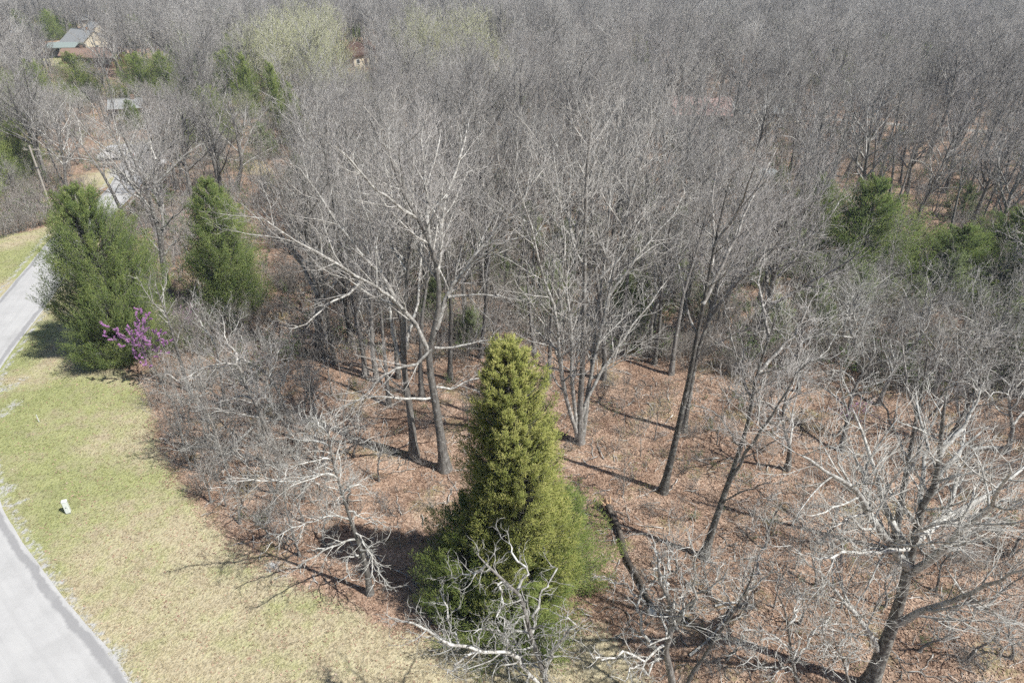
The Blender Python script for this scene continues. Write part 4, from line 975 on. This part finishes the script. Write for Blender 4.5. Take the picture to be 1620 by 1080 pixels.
for p in [(960,520),(900,540),(860,530),(820,540),(1060,540),(780,560),(740,520),(700,540),(1020,500),(930,500),(880,500),(1080,520),(1150,520),(640,530)]: br.append((*p,1.1,'brown leafless brush between the trunks behind the clearing','brush behind the clearing'))
for p in [(1500,780),(1560,770),(1600,800),(1480,740),(1540,740),(1350,740),(1300,760),(1590,880),(1540,690),(1420,730)]: br.append((*p,1.0,'grey leafless brush behind the big forking tree','brush behind the forking tree'))
for i,(px,py,s,lab,grp) in enumerate(br):
    x,y = gp(px,py); place('brush', SH[i%3], (x,y,gz(x,y)), rng.uniform(0,6.28), s*rng.uniform(.8,1.15), lab, 'brush', grp)

UNDER = bpy.data.collections.new('undergrowth_sources')
for k, parts in enumerate(SH + [SG[0], SB]):
    UNDER.objects.link(merged('under_%d' % k, parts))
ur = np.random.RandomState(909); uy = 40 + 150*ur.uniform(0, 1, 8200)**1.3; ux = ur.uniform(-.82, .82, 8200)*(uy*CT+H*ST)
kp = (poly_sdf(ux, uy, LAWN) > 1.5) & (line_dist(ux, uy, ROAD) > 3.5) & (line_dist(ux, uy, GRAVEL_ROAD) > 2.5) & (poly_sdf(ux, uy, OPEN[0]) > -1.0*wobble(ux, uy, .3, 4)*4)
for c_, r_c in CLEAR: kp &= np.hypot(ux-c_[0], uy-c_[1]) > r_c*.8
upx = np.array([to_px(a_, b_, 0)[0] for a_, b_ in zip(ux, uy)])
kp &= ~((upx > 1270) & (uy > 68) & (ur.uniform(size=len(ux)) < .25)) & (wobble(ux, uy, .12, 21) + ur.uniform(-.5, .5, len(ux)) > -.55)
ux, uy = ux[kp], uy[kp]; nm_ = len(ux)
cx_, cy2 = ur.uniform(-16, 34, 900), ur.uniform(18, 52, 900)
ck = (poly_sdf(cx_, cy2, LAWN) > 1.2) & (poly_sdf(cx_, cy2, OPEN[0]) < .5) & (wobble(cx_, cy2, .5, 44) + ur.uniform(-.4, .4, 900) > -.1)
ux, uy = np.concatenate([ux, cx_[ck]]), np.concatenate([uy, cy2[ck]]); nu = len(ux)
o = scatter_gn('undergrowth', np.stack([ux, uy, gz(ux, uy)], -1), ur.choice(5, nu, p=[.25,.25,.24,.17,.09]), ur.uniform(0, 6.28, nu), np.where(np.arange(nu) < nm_, ur.uniform(.55, 1.5, nu), ur.uniform(.22, .6, nu)), UNDER)
tag(o, 'tangled leafless brush covering the floor between the trunks of the wood', 'undergrowth', None, 'stuff'); print('UNDER', nu)

# ------------------------------------------------------------------ redbud in blossom
def redbud(px, h, seed, label, dens=10, s=1):
    rg = np.random.RandomState(seed); x,y = gp(*px)
    T = auto_trunk(rg, h, .7, .08, .1); L = grow(rg, T[0][None], T[1][None], 12/(h*.7), .15, .7, .8, .8, 2.6, .14, .3, 8, .6, .015)
    parts,(P3,R3) = tree_meshes('redbud', rg, T, L, M('bark_dark','branch_grey','twig_brown'), .6, .007, (1.9,.2,.75), 1.2)
    n = len(P3)*dens; i = rg.randint(0,len(P3),n); j = rg.randint(0,3,n); t = rg.uniform(0,1,n)[:,None]
    c = P3[i,j]*(1-t)+P3[i,j+1]*t + rg.normal(0,.03,(n,3)); d = nrm(rg.normal(0,1,(n,3))); l = rg.uniform(.04,.085,n); w = rg.uniform(.013,.024,n)
    PP = np.stack([c-d*(l*.5)[:,None], c, c+d*(l*.5)[:,None]],1); g = Geo(); tubes(g,PP,np.stack([w*.3,w,w*.1],1),4,0,rg.uniform(0,1,n))
    parts.append(('blossoms', g.mesh('redbud_blossoms',M('blossom'),att='tint'),1))
    place('redbud', parts, (x,y,gz(x,y)), rg.uniform(0,6), s, label, 'redbud', 'redbuds in blossom')
redbud((256,607), 6.2, 401, 'bright purple blossoming redbud beside the broad roadside cedar', 120)
redbud((300,545), 3.4, 402, 'faint purple redbud in the tangled brush under the slender cedar', 3)
redbud((1325,690), 4.2, 403, 'small pinkish redbud in the right wood behind white twigs', 4, .8)

# ------------------------------------------------------------------ fallen wood, stones, puddle
def log(name, pts3, r0, r1, mat, label, splinters=0, cat='log', branches=0, seed=1, keep_tip=False):
    rg = np.random.RandomState(seed); P = catmull(pts3, 12); O = P[0].copy(); P = P-O
    root = empty(name, tuple(O)); tag(root, label, cat)
    R = np.linspace(r0, r1, 12)*(1+.06*rg.normal(0,1,12)); g = Geo(); tubes(g,P[None],R[None],9,0,tip=keep_tip); link('trunk', g.mesh('log_trunk',M(mat)), root)
    if not keep_tip:
        g = Geo(); e = P[-1]; d = nrm(P[-1]-P[-2])[None]; q = P[0]; 
        tubes(g, np.stack([e-d*.1, e+d*.06],1), np.array([[r1*.98, r1*.3]]), 9, 0); tubes(g, np.stack([q+d*.1, q-d*.06],1), np.array([[r0*.98, r0*.3]]), 9, 0); link('cut_end', g.mesh('log_end',M('splinter')), root)
    if splinters:
        n = splinters; b0 = rg.normal(0,r0*.5,(n,3)); dd = nrm(-(P[2]-P[0])[None]+rg.normal(0,.5,(n,3))+[0,0,.4]); l = rg.uniform(.3,.9,n)
        PP = np.stack([b0, b0+dd*(l*.5)[:,None]+rg.normal(0,.04,(n,3)), b0+dd*l[:,None]],1); g = Geo(); tubes(g,PP,np.stack([np.full(n,.06),np.full(n,.05),np.full(n,.01)],1),4); link('splinters', g.mesh('splinters',M('splinter')), root)
    if branches:
        P2,R2 = grow(rg,P[None],R[None],branches,.15,.8,.35,.4,2.2,.2,.1,6,.5,.012); P3,R3 = grow(rg,P2,R2,3,.2,.7,.5,.2,.8,.2,.1,3,.6,.007)
        g = Geo(); tubes(g,P2,R2,4); tubes(g,P3,R3,3); link('branches', g.mesh('log_branches',M('branch_pale')), root)['kind'] = 'stuff'
    return root
def G3(px,py,z): x,y = gp(px,py); return (x,y,z)
log('fallen_log', [G3(961,808,.38),G3(979,842,.2),G3(991,885,.13),G3(1014,925,.16),G3(1024,950,.1),G3(1040,972,.06)], .19,.11,'log_bark','dark fallen log with splintered pale end right of the yellow-green cedar',14)
log('fallen_branch', [G3(401,680,.25),G3(375,705,.25),G3(350,720,.2),G3(338,735,.2),G3(315,745,.3)], .10,.03,'branch_pale','pale broken branch lying on leaves in the thicket at the lawn edge',0,'branch',2.5,3,True)
log('fallen_branch', [G3(1272,335,.6),G3(1310,352,.7),G3(1350,368,.8),G3(1400,378,.6)], .14,.04,'branch_pale','white fallen tree top lying across the pointed dark cedar',0,'branch',2.5,4,True)
log('fallen_branch', [G3(1395,372,.4),G3(1370,352,.8),G3(1330,322,1.0),G3(1290,295,1.2)], .13,.03,'branch_pale','white fallen limb behind the pointed dark cedar',0,'branch',2.2,5,True)
log('fallen_branch', [G3(1090,1040,.15),G3(1120,1015,.2),G3(1145,985,.2),G3(1160,960,.25)], .07,.03,'branch_pale','pale fallen stick on the leaves at the bottom right of the log',0,'branch',1.0,6,True)
log('fallen_branch', [G3(1130,960,.12),G3(1160,955,.12),G3(1195,962,.12)], .06,.03,'branch_pale','short pale stick lying left of the big forking tree',0,'branch',.8,7,True)
log('fallen_branch', [G3(1060,205,.8),G3(1090,215,1.0),G3(1120,222,.8)], .15,.04,'branch_pale','white fallen limb below the pink-roofed house',0,'branch',2,8,True)
log('fallen_branch', [G3(1155,530,.8),G3(1190,528,.9),G3(1230,526,.8)], .10,.04,'branch_pale','pale broken limb lying on the thicket right of the leaning trunks',6,'branch',1.5,9,True)
log('fallen_log', [G3(1535,715,.2),G3(1560,712,.25),G3(1590,712,.2)], .14,.10,'branch_pale','pale short log lying behind the limbs of the big forking tree',0)
def rock(px, s, mat, label, seed):
    import bmesh
    bm = bmesh.new(); bmesh.ops.create_icosphere(bm, subdivisions=3, radius=1); rg = np.random.RandomState(seed); A = rg.normal(0,1,(14,3)); A = nrm(A); D = rg.uniform(.55,.95,14)
    for v in bm.verts:
        p = np.array(v.co)
        for a,d in zip(A,D):
            k = p@a
            if k > d: p = p-a*(k-d)
        v.co = p + .02*rg.normal(0,1,3)
    me = bpy.data.meshes.new('rock'); bm.to_mesh(me); bm.free(); me.materials.append(MATS[mat]); x,y = gp(*px)
    o = link('rock', me); o.location = (x,y,gz(x,y)+s[2]*.25); o.scale = s; o.rotation_euler = (0,0,seed); tag(o, label, 'rock')
rock((1032,968), (.32,.24,.2),'stone_pale','small pale stone beside the low end of the fallen log',1)
rock((1572,835), (.55,.38,.25),'stone','flat grey boulder on the leaf litter at right',2)
rock((1600,828), (.4,.3,.2),'stone','smaller grey boulder right of the flat one',3)
rock((1560,858), (.35,.25,.15),'stone','low grey stone in front of the flat boulder',4)
rock((1058,208), (.5,.4,.3),'stone','grey stone near the fallen white limb far back',5)
a = np.linspace(0,2*math.pi,40,endpoint=False); cx,cyy = gp(982,545); r_ = 1+.18*np.sin(3*a)+.1*np.sin(5*a+1)
g = Geo(); g.add(np.vstack([[[cx,cyy,.09]], np.stack([cx+2.6*r_*np.cos(a), cyy+1.5*r_*np.sin(a), np.full(40,.09)],-1)]), [[(0,1+i,1+(i+1)%40) for i in range(40)]])
tag(link('puddle', g.mesh('puddle',M('pond_water'))), 'muddy brown puddle behind the clearing', None, None, 'structure')

# ------------------------------------------------------------------ boxes, houses, vehicles
def box(geo, x0,x1,y0,y1,z0,z1,mat=0):
    v = [(x0,y0,z0),(x1,y0,z0),(x1,y1,z0),(x0,y1,z0),(x0,y0,z1),(x1,y0,z1),(x1,y1,z1),(x0,y1,z1)]
    geo.add(v, [[(0,3,2,1),(4,5,6,7),(0,1,5,4),(1,2,6,5),(2,3,7,6),(3,0,4,7)]], mat)
def part(name, mat, parent, *boxes, smooth=False):
    g = Geo()
    for b_ in boxes: box(g,*b_)
    return link(name, g.mesh(name, M(mat), smooth), parent)
def house(name, px, rz, w, d, hw, hr, wall, roof, label, windows=True, over=.5, porch=False, gable=True):
    """gable house: ridge along local x"""
    x,y = gp(*px); root = empty(name,(x,y,0),rz); tag(root,label,'house')
    g = Geo(); box(g,-w/2,w/2,-d/2,d/2,-.2,hw)
    for sx in (-w/2,w/2): g.add([(sx,-d/2,hw),(sx,d/2,hw),(sx,0,hw+hr*.97)], [[(0,1,2)]])
    wl = link('wall', g.mesh('house_wall',M(wall),False), root)
    sl = hr/(d/2); g = Geo()
    for s in (-1,1):
        y1 = s*(d/2+over); z1 = hw-sl*over
        v = [(-w/2-over,0,hw+hr),(w/2+over,0,hw+hr),(w/2+over,y1,z1),(-w/2-over,y1,z1)]; v2 = [(a_[0],a_[1],a_[2]+.14) for a_ in v]
        g.add(v+v2, [[(0,1,2,3),(7,6,5,4),(0,4,5,1),(1,5,6,2),(2,6,7,3),(3,7,4,0)]])
    rf = link('roof', g.mesh('house_roof',M(roof),False), root)
    part('ridge_cap', roof, rf, (-w/2-over,w/2+over,-.12,.12,hw+hr+.1,hw+hr+.2))
    for s in (-1,1):
        part('fascia', 'trim_dark', rf, (-w/2-over,w/2+over,s*(d/2+over)-.03,s*(d/2+over)+.03,hw-sl*over-.08,hw-sl*over+.10))
    part('chimney','wall_brown', rf, (w*.2,w*.2+.6,-.3,.3,hw,hw+hr+.8))
    if windows:
        for k in range(3):
            cx_ = -w/2+w*(k+.5)/3
            if k == 1:
                dr = part('door','trim_dark',root,(cx_-.45,cx_+.45,-d/2-.05,-d/2+.02,.1,2.1)); part('handle','iron',dr,(cx_+.3,cx_+.36,-d/2-.1,-d/2-.04,1.0,1.1)); continue
            wd = part('window','wall_white',root,(cx_-.6,cx_+.6,-d/2-.05,-d/2+.02,1.0,2.2)); part('pane','glass',wd,(cx_-.5,cx_+.5,-d/2-.07,-d/2+.01,1.1,2.1)); part('sill','wall_white',wd,(cx_-.65,cx_+.65,-d/2-.12,-d/2,.92,.99))
        for s in (-1,1):
            xx = s*w/2
            wd = part('window','wall_white',root,(xx-.05,xx+.05,-.5,.5,1.0,2.2)); part('pane','glass',wd,(xx-.07,xx+.07,-.4,.4,1.1,2.1))
    return root
def carport(name, px, rz, w, d, h, label):
    x,y = gp(*px); root = empty(name,(x,y,0),rz); tag(root,label,'carport')
    g = Geo()
    v = [(-w/2,-d/2,h),(w/2,-d/2,h),(w/2,0,h+1.0),(-w/2,0,h+1.0),(w/2,d/2,h),(-w/2,d/2,h)]; v2 = [(p[0],p[1],p[2]+.15) for p in v]
    g.add(v+v2, [[(0,3,2,1),(3,5,4,2),(6,7,8,9),(9,8,10,11),(0,1,7,6),(4,5,11,10),(1,2,8,7),(2,4,10,8),(0,6,9,3),(3,9,11,5)]])
    link('roof', g.mesh('carport_roof',M('roof_green'),False), root)
    for sx in (-1,0,1): part('post','wall_white',root,(sx*(w/2-.3)-.1,sx*(w/2-.3)+.1,-d/2+.2,-d/2+.4,-.1,h))
    part('wall','wall_white',root,(-w/2+.1,-w/2+.25,-d/2+.4,d/2-.2,-.1,h)); part('back_wall','trim_dark',root,(-w/2+.3,w/2-.2,d/2-.3,d/2-.15,-.1,h))
    for k in range(3): part('crate','splinter',root,(-1.6+k*1.3,-.9+k*1.3,-.5,.1,-.05,.7))
    return root
def vehicle(name, px, rz, label, mat='car_white', L=4.6, van=False, cat='car'):
    x,y = gp(*px); root = empty(name,(x,y,gz(x,y)),rz); tag(root,label,cat)
    prof = [(-L/2,.45),(-L/2,.95),(-L/2+.3,1.05),(-L*.22,1.0 if not van else 1.9),(-L*.12,1.45 if not van else 2.0),(L*.2,1.48 if not van else 2.05),(L*.36,1.05 if not van else 2.05),(L/2-.1,1.0 if not van else 1.95),(L/2,.85),(L/2,.45)]
    if not van: prof = [(-L/2,.4),(-L/2,.78),(-L/2+.25,.88),(-L*.24,.95),(-L*.10,1.42),(L*.22,1.45),(L*.38,1.0),(L/2-.05,.95),(L/2,.8),(L/2,.4)]
    n = len(prof); W = .88; g = Geo(); V = []
    for s in (-1,1):
        for (px_,pz) in prof: V.append((px_, s*W*(1 if pz < 1.0 else .86), pz))
    F4 = [(i,(i+1)%n,n+(i+1)%n,n+i) for i in range(n)]
    g.add(V,[F4]); g.add(V,[[tuple(range(n-1,-1,-1))]]); g.add(V,[[tuple(range(n,2*n))]])
    link('body', g.mesh('car_body',M(mat),False), root)
    for s in (-1,1):
        part('side_window','glass',root,(-L*.12,L*.26,s*.80-.02,s*.80+.02,1.05,1.34) if not van else (-L*.2,-L*.05,s*.78-.02,s*.78+.02,1.3,1.8))
        part('headlight','wall_white',root,(-L/2-.03,-L/2+.05,s*.62-.14,s*.62+.14,.6,.75)); part('tail_light','red_paint',root,(L/2-.05,L/2+.03,s*.65-.12,s*.65+.12,.62,.8))
        for wx in (-L*.31,L*.31):
            a_ = np.linspace(0,2*math.pi,20,endpoint=False); g = Geo(); y0,y1 = s*.72,s*.92
            v = [(wx+.33*math.cos(t_),y0,.33+.33*math.sin(t_)) for t_ in a_]+[(wx+.33*math.cos(t_),y1,.33+.33*math.sin(t_)) for t_ in a_]
            g.add(v,[[(i,(i+1)%20,20+(i+1)%20,20+i) for i in range(20)]]); g.add(v,[[tuple(range(20,40))]]); wh = link('wheel', g.mesh('wheel',M('rubber')), root)
            g = Geo(); g.add([(wx+.19*math.cos(t_),y1+s*.01,.33+.19*math.sin(t_)) for t_ in a_],[[tuple(range(20))]]); link('rim', g.mesh('rim',M('wall_white')), wh)
    return root
carport('carport', (108,90), .12, 8.5, 8, 2.8, 'open carport with grey-green roof and white posts at upper left')
house('house', (140,82), -.55, 11, 9, 3.0, 3.2, 'wall_cream', 'roof_grey', 'house with grey gable roof and cream gable wall right of the carport')
house('house', (126,99), .1, 6.5, 5.5, 2.3, 1.3, 'wall_brown', 'roof_brown', 'low brown-roofed house in front of the carport')
house('house', (172,104), -.2, 8, 7, 2.6, 1.8, 'wall_brown', 'roof_brown', 'brown-roofed house right of the low one, above the bright cedar')
house('house', (158,64), -.8, 8, 7, 3.2, 2.6, 'wall_cream', 'roof_grey', 'cream gabled house behind the grey-roofed one at upper left')
house('house', (152,42), .2, 12, 7, 2.8, 1.8, 'wall_cream', 'roof_grey', 'small cream house farthest back at upper left')
house('house', (52,62), .3, 9, 7, 2.6, 1.8, 'wall_white', 'roof_grey', 'pale house among trees near the upper left corner')
house('house', (12,92), .2, 10, 7, 2.6, 1.7, 'wall_white', 'roof_grey', 'white house cut by the left edge of the picture')
house('house', (566,104), .9, 8, 7, 3.4, 2.6, 'wall_cream', 'trim_dark', 'cream gabled house with dark roof edges alone in the upper wood')
house('house', (1105,196), -.12, 9.5, 6.5, 2.5, 2.1, 'wall_grey', 'roof_red', 'grey house with faded pink-red roof in the upper right wood')
house('house', (1153,194), .15, 4.5, 4.5, 2.3, 1.2, 'wall_white', 'roof_grey', 'small white shed right of the pink-roofed house')
house('house', (1226,194), .1, 6, 4, 2.2, 1.0, 'wall_cream', 'roof_grey', 'low pale shed right of the white shed in the upper right wood')
house('house', (206,186), .3, 5, 4, 2.2, 1.1, 'wall_white', 'roof_grey', 'white shed behind the bare trees above the parked vehicles')
vehicle('parked_van', (187,252), .2, 'white van parked at the end of the road, left one', van=True, cat='van', L=5)
vehicle('parked_car', (240,268), 1.3, 'white car parked behind the dark-trunked roadside tree')
vehicle('parked_van', (101,76), .1, 'white van parked behind the carport roof', van=True, cat='van', L=6)
vehicle('parked_car', (122,40), .3, 'white car at the back of the lots, upper left')
vehicle('parked_car', (188,74), .6, 'white car half hidden by trees right of the grey-roofed house')
# tarpaulin over a pile
x,y = gp(1214,280); g = Geo(); q = np.linspace(-1,1,13); QX,QY = np.meshgrid(q,q); QZ = np.clip(1.05-np.maximum(np.abs(QX)**3,np.abs(QY)**3)*1.0,0,1)*1.1+.08*wobble(QX*3,QY*3,2,9)+.06
ii = np.arange(169).reshape(13,13); g.add(np.stack([QX*1.6,QY*1.0,QZ],-1),[np.stack([ii[:-1,:-1],ii[:-1,1:],ii[1:,1:],ii[1:,:-1]],-1).reshape(-1,4)])
o = link('tarpaulin', g.mesh('tarpaulin',M('tarp'))); o.location = (x,y,0); o.rotation_euler[2] = .2; tag(o,'pale blue-grey tarpaulin over a pile in the right wood','tarpaulin')

# utility pedestal, marker stake, utility pole
x,y = gp(109,811); root = empty('utility_pedestal',(x,y,gz(x,y)),.35); tag(root,'short white utility pedestal standing on the lawn beside the road','utility box')
def rbox(name, mat, parent, w, d, z0, z1, bev=.02):
    import bmesh
    bm = bmesh.new(); bmesh.ops.create_cube(bm,size=1)
    for v in bm.verts: v.co = (v.co.x*w, v.co.y*d, z0+(v.co.z+.5)*(z1-z0))
    bmesh.ops.bevel(bm,geom=bm.edges[:],offset=bev,segments=2,affect='EDGES'); me = bpy.data.meshes.new(name); bm.to_mesh(me); bm.free(); me.materials.append(MATS[mat]); return link(name,me,parent)
rbox('housing','white_plastic',root,.26,.22,.05,.86); rbox('cap','white_plastic',root,.29,.25,.84,.92,.03); rbox('base','roof_grey',root,.24,.2,-.1,.07); rbox('latch','iron',root,.05,.24,.42,.50,.008)
x,y = gp(62,667); root = empty('marker_stake',(x,y,gz(x,y))); tag(root,'thin white marker stake standing in the lawn','stake')
rbox('post','white_plastic',root,.05,.05,-.1,.55,.01); rbox('cap','stone_pale',root,.065,.065,.5,.58,.01)
x,y = gp(86,345); root = empty('utility_pole',(x,y,0)); tag(root,'weathered wooden utility pole behind the broad roadside cedar','utility pole')
g = Geo(); tubes(g,np.array([[(0,0,-.3),(0,.02,3),(.02,0,6),(0,0,8.6)]],float),np.array([[.13,.125,.115,.10]]),10,tip=False); link('pole',g.mesh('pole',M('pole_wood')),root)
part('crossarm','pole_wood',root,(-.9,.9,.11,.2,8.0,8.14)); part('band','iron',root,(-.16,.16,-.16,.16,6.0,6.12))
for sx in (-.75,0.0,.75):
    g = Geo(); tubes(g,np.array([[(sx,.155,8.14),(sx,.155,8.24),(sx,.155,8.34)]]),np.array([[.05,.06,.03]]),8); link('insulator',g.mesh('insulator',M('stone')),root)

# ------------------------------------------------------------------ loose leaves and grass
LEAF_COL = bpy.data.collections.new('leaf_sources'); GRASS_COL = bpy.data.collections.new('grass_sources')
for i in range(3):
    rg = np.random.RandomState(500+i); g = Geo()
    v = [(-.055,0,0),(-.02,.034,.012+.02*i/2),(.03,.028,.02),(.065,0,.004),(.03,-.03,.022),(-.02,-.034,.015)]; v.append((0,0,.0))
    g.add(v,[[(6,0,5),(6,5,4),(6,4,3),(6,3,2),(6,2,1),(6,1,0)]]); o = bpy.data.objects.new('leaf_%d'%i, g.mesh('leaf_%d'%i,M('dead_leaf'),False)); LEAF_COL.objects.link(o)
    n = 9; a = rg.uniform(0,6.28,n); b0 = np.stack([np.cos(a),np.sin(a),a*0],-1)*rg.uniform(0,.06,n)[:,None]; d = np.stack([np.cos(a)*.7,np.sin(a)*.7,np.ones(n)],-1)+rg.normal(0,.3,(n,3)); l = rg.uniform(.04,.09,n)[:,None]
    g = Geo(); tubes(g,np.stack([b0,b0+d*l*.6,b0+d*l+[0,0,-.01]],1),np.stack([np.full(n,.006),np.full(n,.005),np.full(n,.001)],1),3); o = bpy.data.objects.new('tuft_%d'%i, g.mesh('tuft_%d'%i,M('grass_blade'))); GRASS_COL.objects.link(o)
def spread(n, x0,x1,y0,y1, test, seed, near=True):
    rg = np.random.RandomState(seed); x = rg.uniform(x0,x1,n); t = rg.uniform(0,1,n); y = y0+(y1-y0)*(t**1.5 if near else t); k = test(x,y); x,y = x[k],y[k]
    k = np.abs(x) < .80*(y*CT+H*ST)+3; return x[k],y[k]
lx,ly = spread(420000,-40,42,12,85,lambda x,y: poly_sdf(x,y,LAWN) > -.4+.9*wobble(x,y,1.2,8),601)
lx2,ly2 = spread(60000,-40,12,12,60,lambda x,y: (poly_sdf(x,y,LAWN) <= 0)&(line_dist(x,y,ROAD) > 2.9)&(np.random.RandomState(9).uniform(size=len(x)) < .16+.10*(wobble(x,y,.5,33) > .1)+.3*np.clip(1+poly_sdf(x,y,LAWN)/5,0,1)+.5*np.clip(1-np.abs(line_dist(x,y,ROAD)-5.6)/.5,0,1)*(y < 34)),602)
lx,ly = np.concatenate([lx,lx2]),np.concatenate([ly,ly2]); n = len(lx); rg = np.random.RandomState(603)
o = scatter_gn('leaf_litter',np.stack([lx,ly,gz(lx,ly)+rg.uniform(.005,.04,n)],-1),rg.randint(0,3,n),rg.uniform(0,6.28,n),rg.uniform(.5,1.15,n),LEAF_COL,tilt=rg.normal(0,.4,(n,2)))
tag(o,'loose brown fallen leaves carpeting the woodland floor','leaves',None,'stuff')
gx_,gy_ = spread(330000,-70,14,12,80,lambda x,y: (poly_sdf(x,y,LAWN) < .6*wobble(x,y,1.5,12))&(line_dist(x,y,ROAD) > 2.6),604); n = len(gx_)
gi_ = att['green'][np.clip(np.searchsorted(ys,gy_)-1,0,len(ys)-1),np.clip(np.searchsorted(xs,gx_)-1,0,len(xs)-1)]
o = scatter_gn('lawn_grass',np.stack([gx_,gy_,gz(gx_,gy_)],-1),rg.randint(0,3,n),rg.uniform(0,6.28,n),rg.uniform(.45,1.1,n),GRASS_COL,{'green':gi_})
tag(o,'short mown grass of the lawn along the road','grass',None,'stuff')

STICK = bpy.data.collections.new('stick_sources')
for i in range(3):
    rg = np.random.RandomState(700+i); P_ = np.zeros((1,6,3)); P_[0,:,0] = np.linspace(-.6,.6,6); P_[0,:,1:] += rg.normal(0,.05,(6,2)); P_[0,:,2] += .04
    R_ = np.linspace(.022,.008,6)[None]; Q_, S_ = grow(rg, P_, R_, 4, .1, .7, .35, .15, .5, .15, .05, 3, .6, .005); g = Geo(); tubes(g, P_, R_, 4); tubes(g, Q_, S_, 3)
    STICK.objects.link(bpy.data.objects.new('stick_%d' % i, g.mesh('stick_%d' % i, M('branch' if i else 'bark_dark'))))
sx_, sy_ = spread(9000,-40,42,14,75,lambda x,y: poly_sdf(x,y,LAWN) > .3,611); n = len(sx_); rg = np.random.RandomState(612)
o = scatter_gn('fallen_sticks',np.stack([sx_,sy_,gz(sx_,sy_)+.02],-1),rg.randint(0,3,n),rg.uniform(0,6.28,n),rg.uniform(.4,1.5,n)**1.3,STICK,tilt=rg.normal(0,.12,(n,2)))
tag(o,'small fallen sticks strewn over the woodland leaf litter','sticks',None,'stuff')

# ------------------------------------------------------------------ air
g = Geo(); box(g,-1600,1600,-1600,1750,-1.2,31.0)
me = g.mesh('haze',[],False); m = bpy.data.materials.new('haze_air'); m.use_nodes = True; nt = m.node_tree; nt.nodes.clear()
out = nt.nodes.new('ShaderNodeOutputMaterial'); pv = nt.nodes.new('ShaderNodeVolumePrincipled'); pv.inputs['Color'].default_value = (.74,.86,1,1); pv.inputs['Density'].default_value = .00042; pv.inputs['Anisotropy'].default_value = .1
nt.links.new(pv.outputs[0],out.inputs['Volume']); me.materials.append(m); tag(link('haze',me),'thin bluish haze in the air',None,None,'stuff')
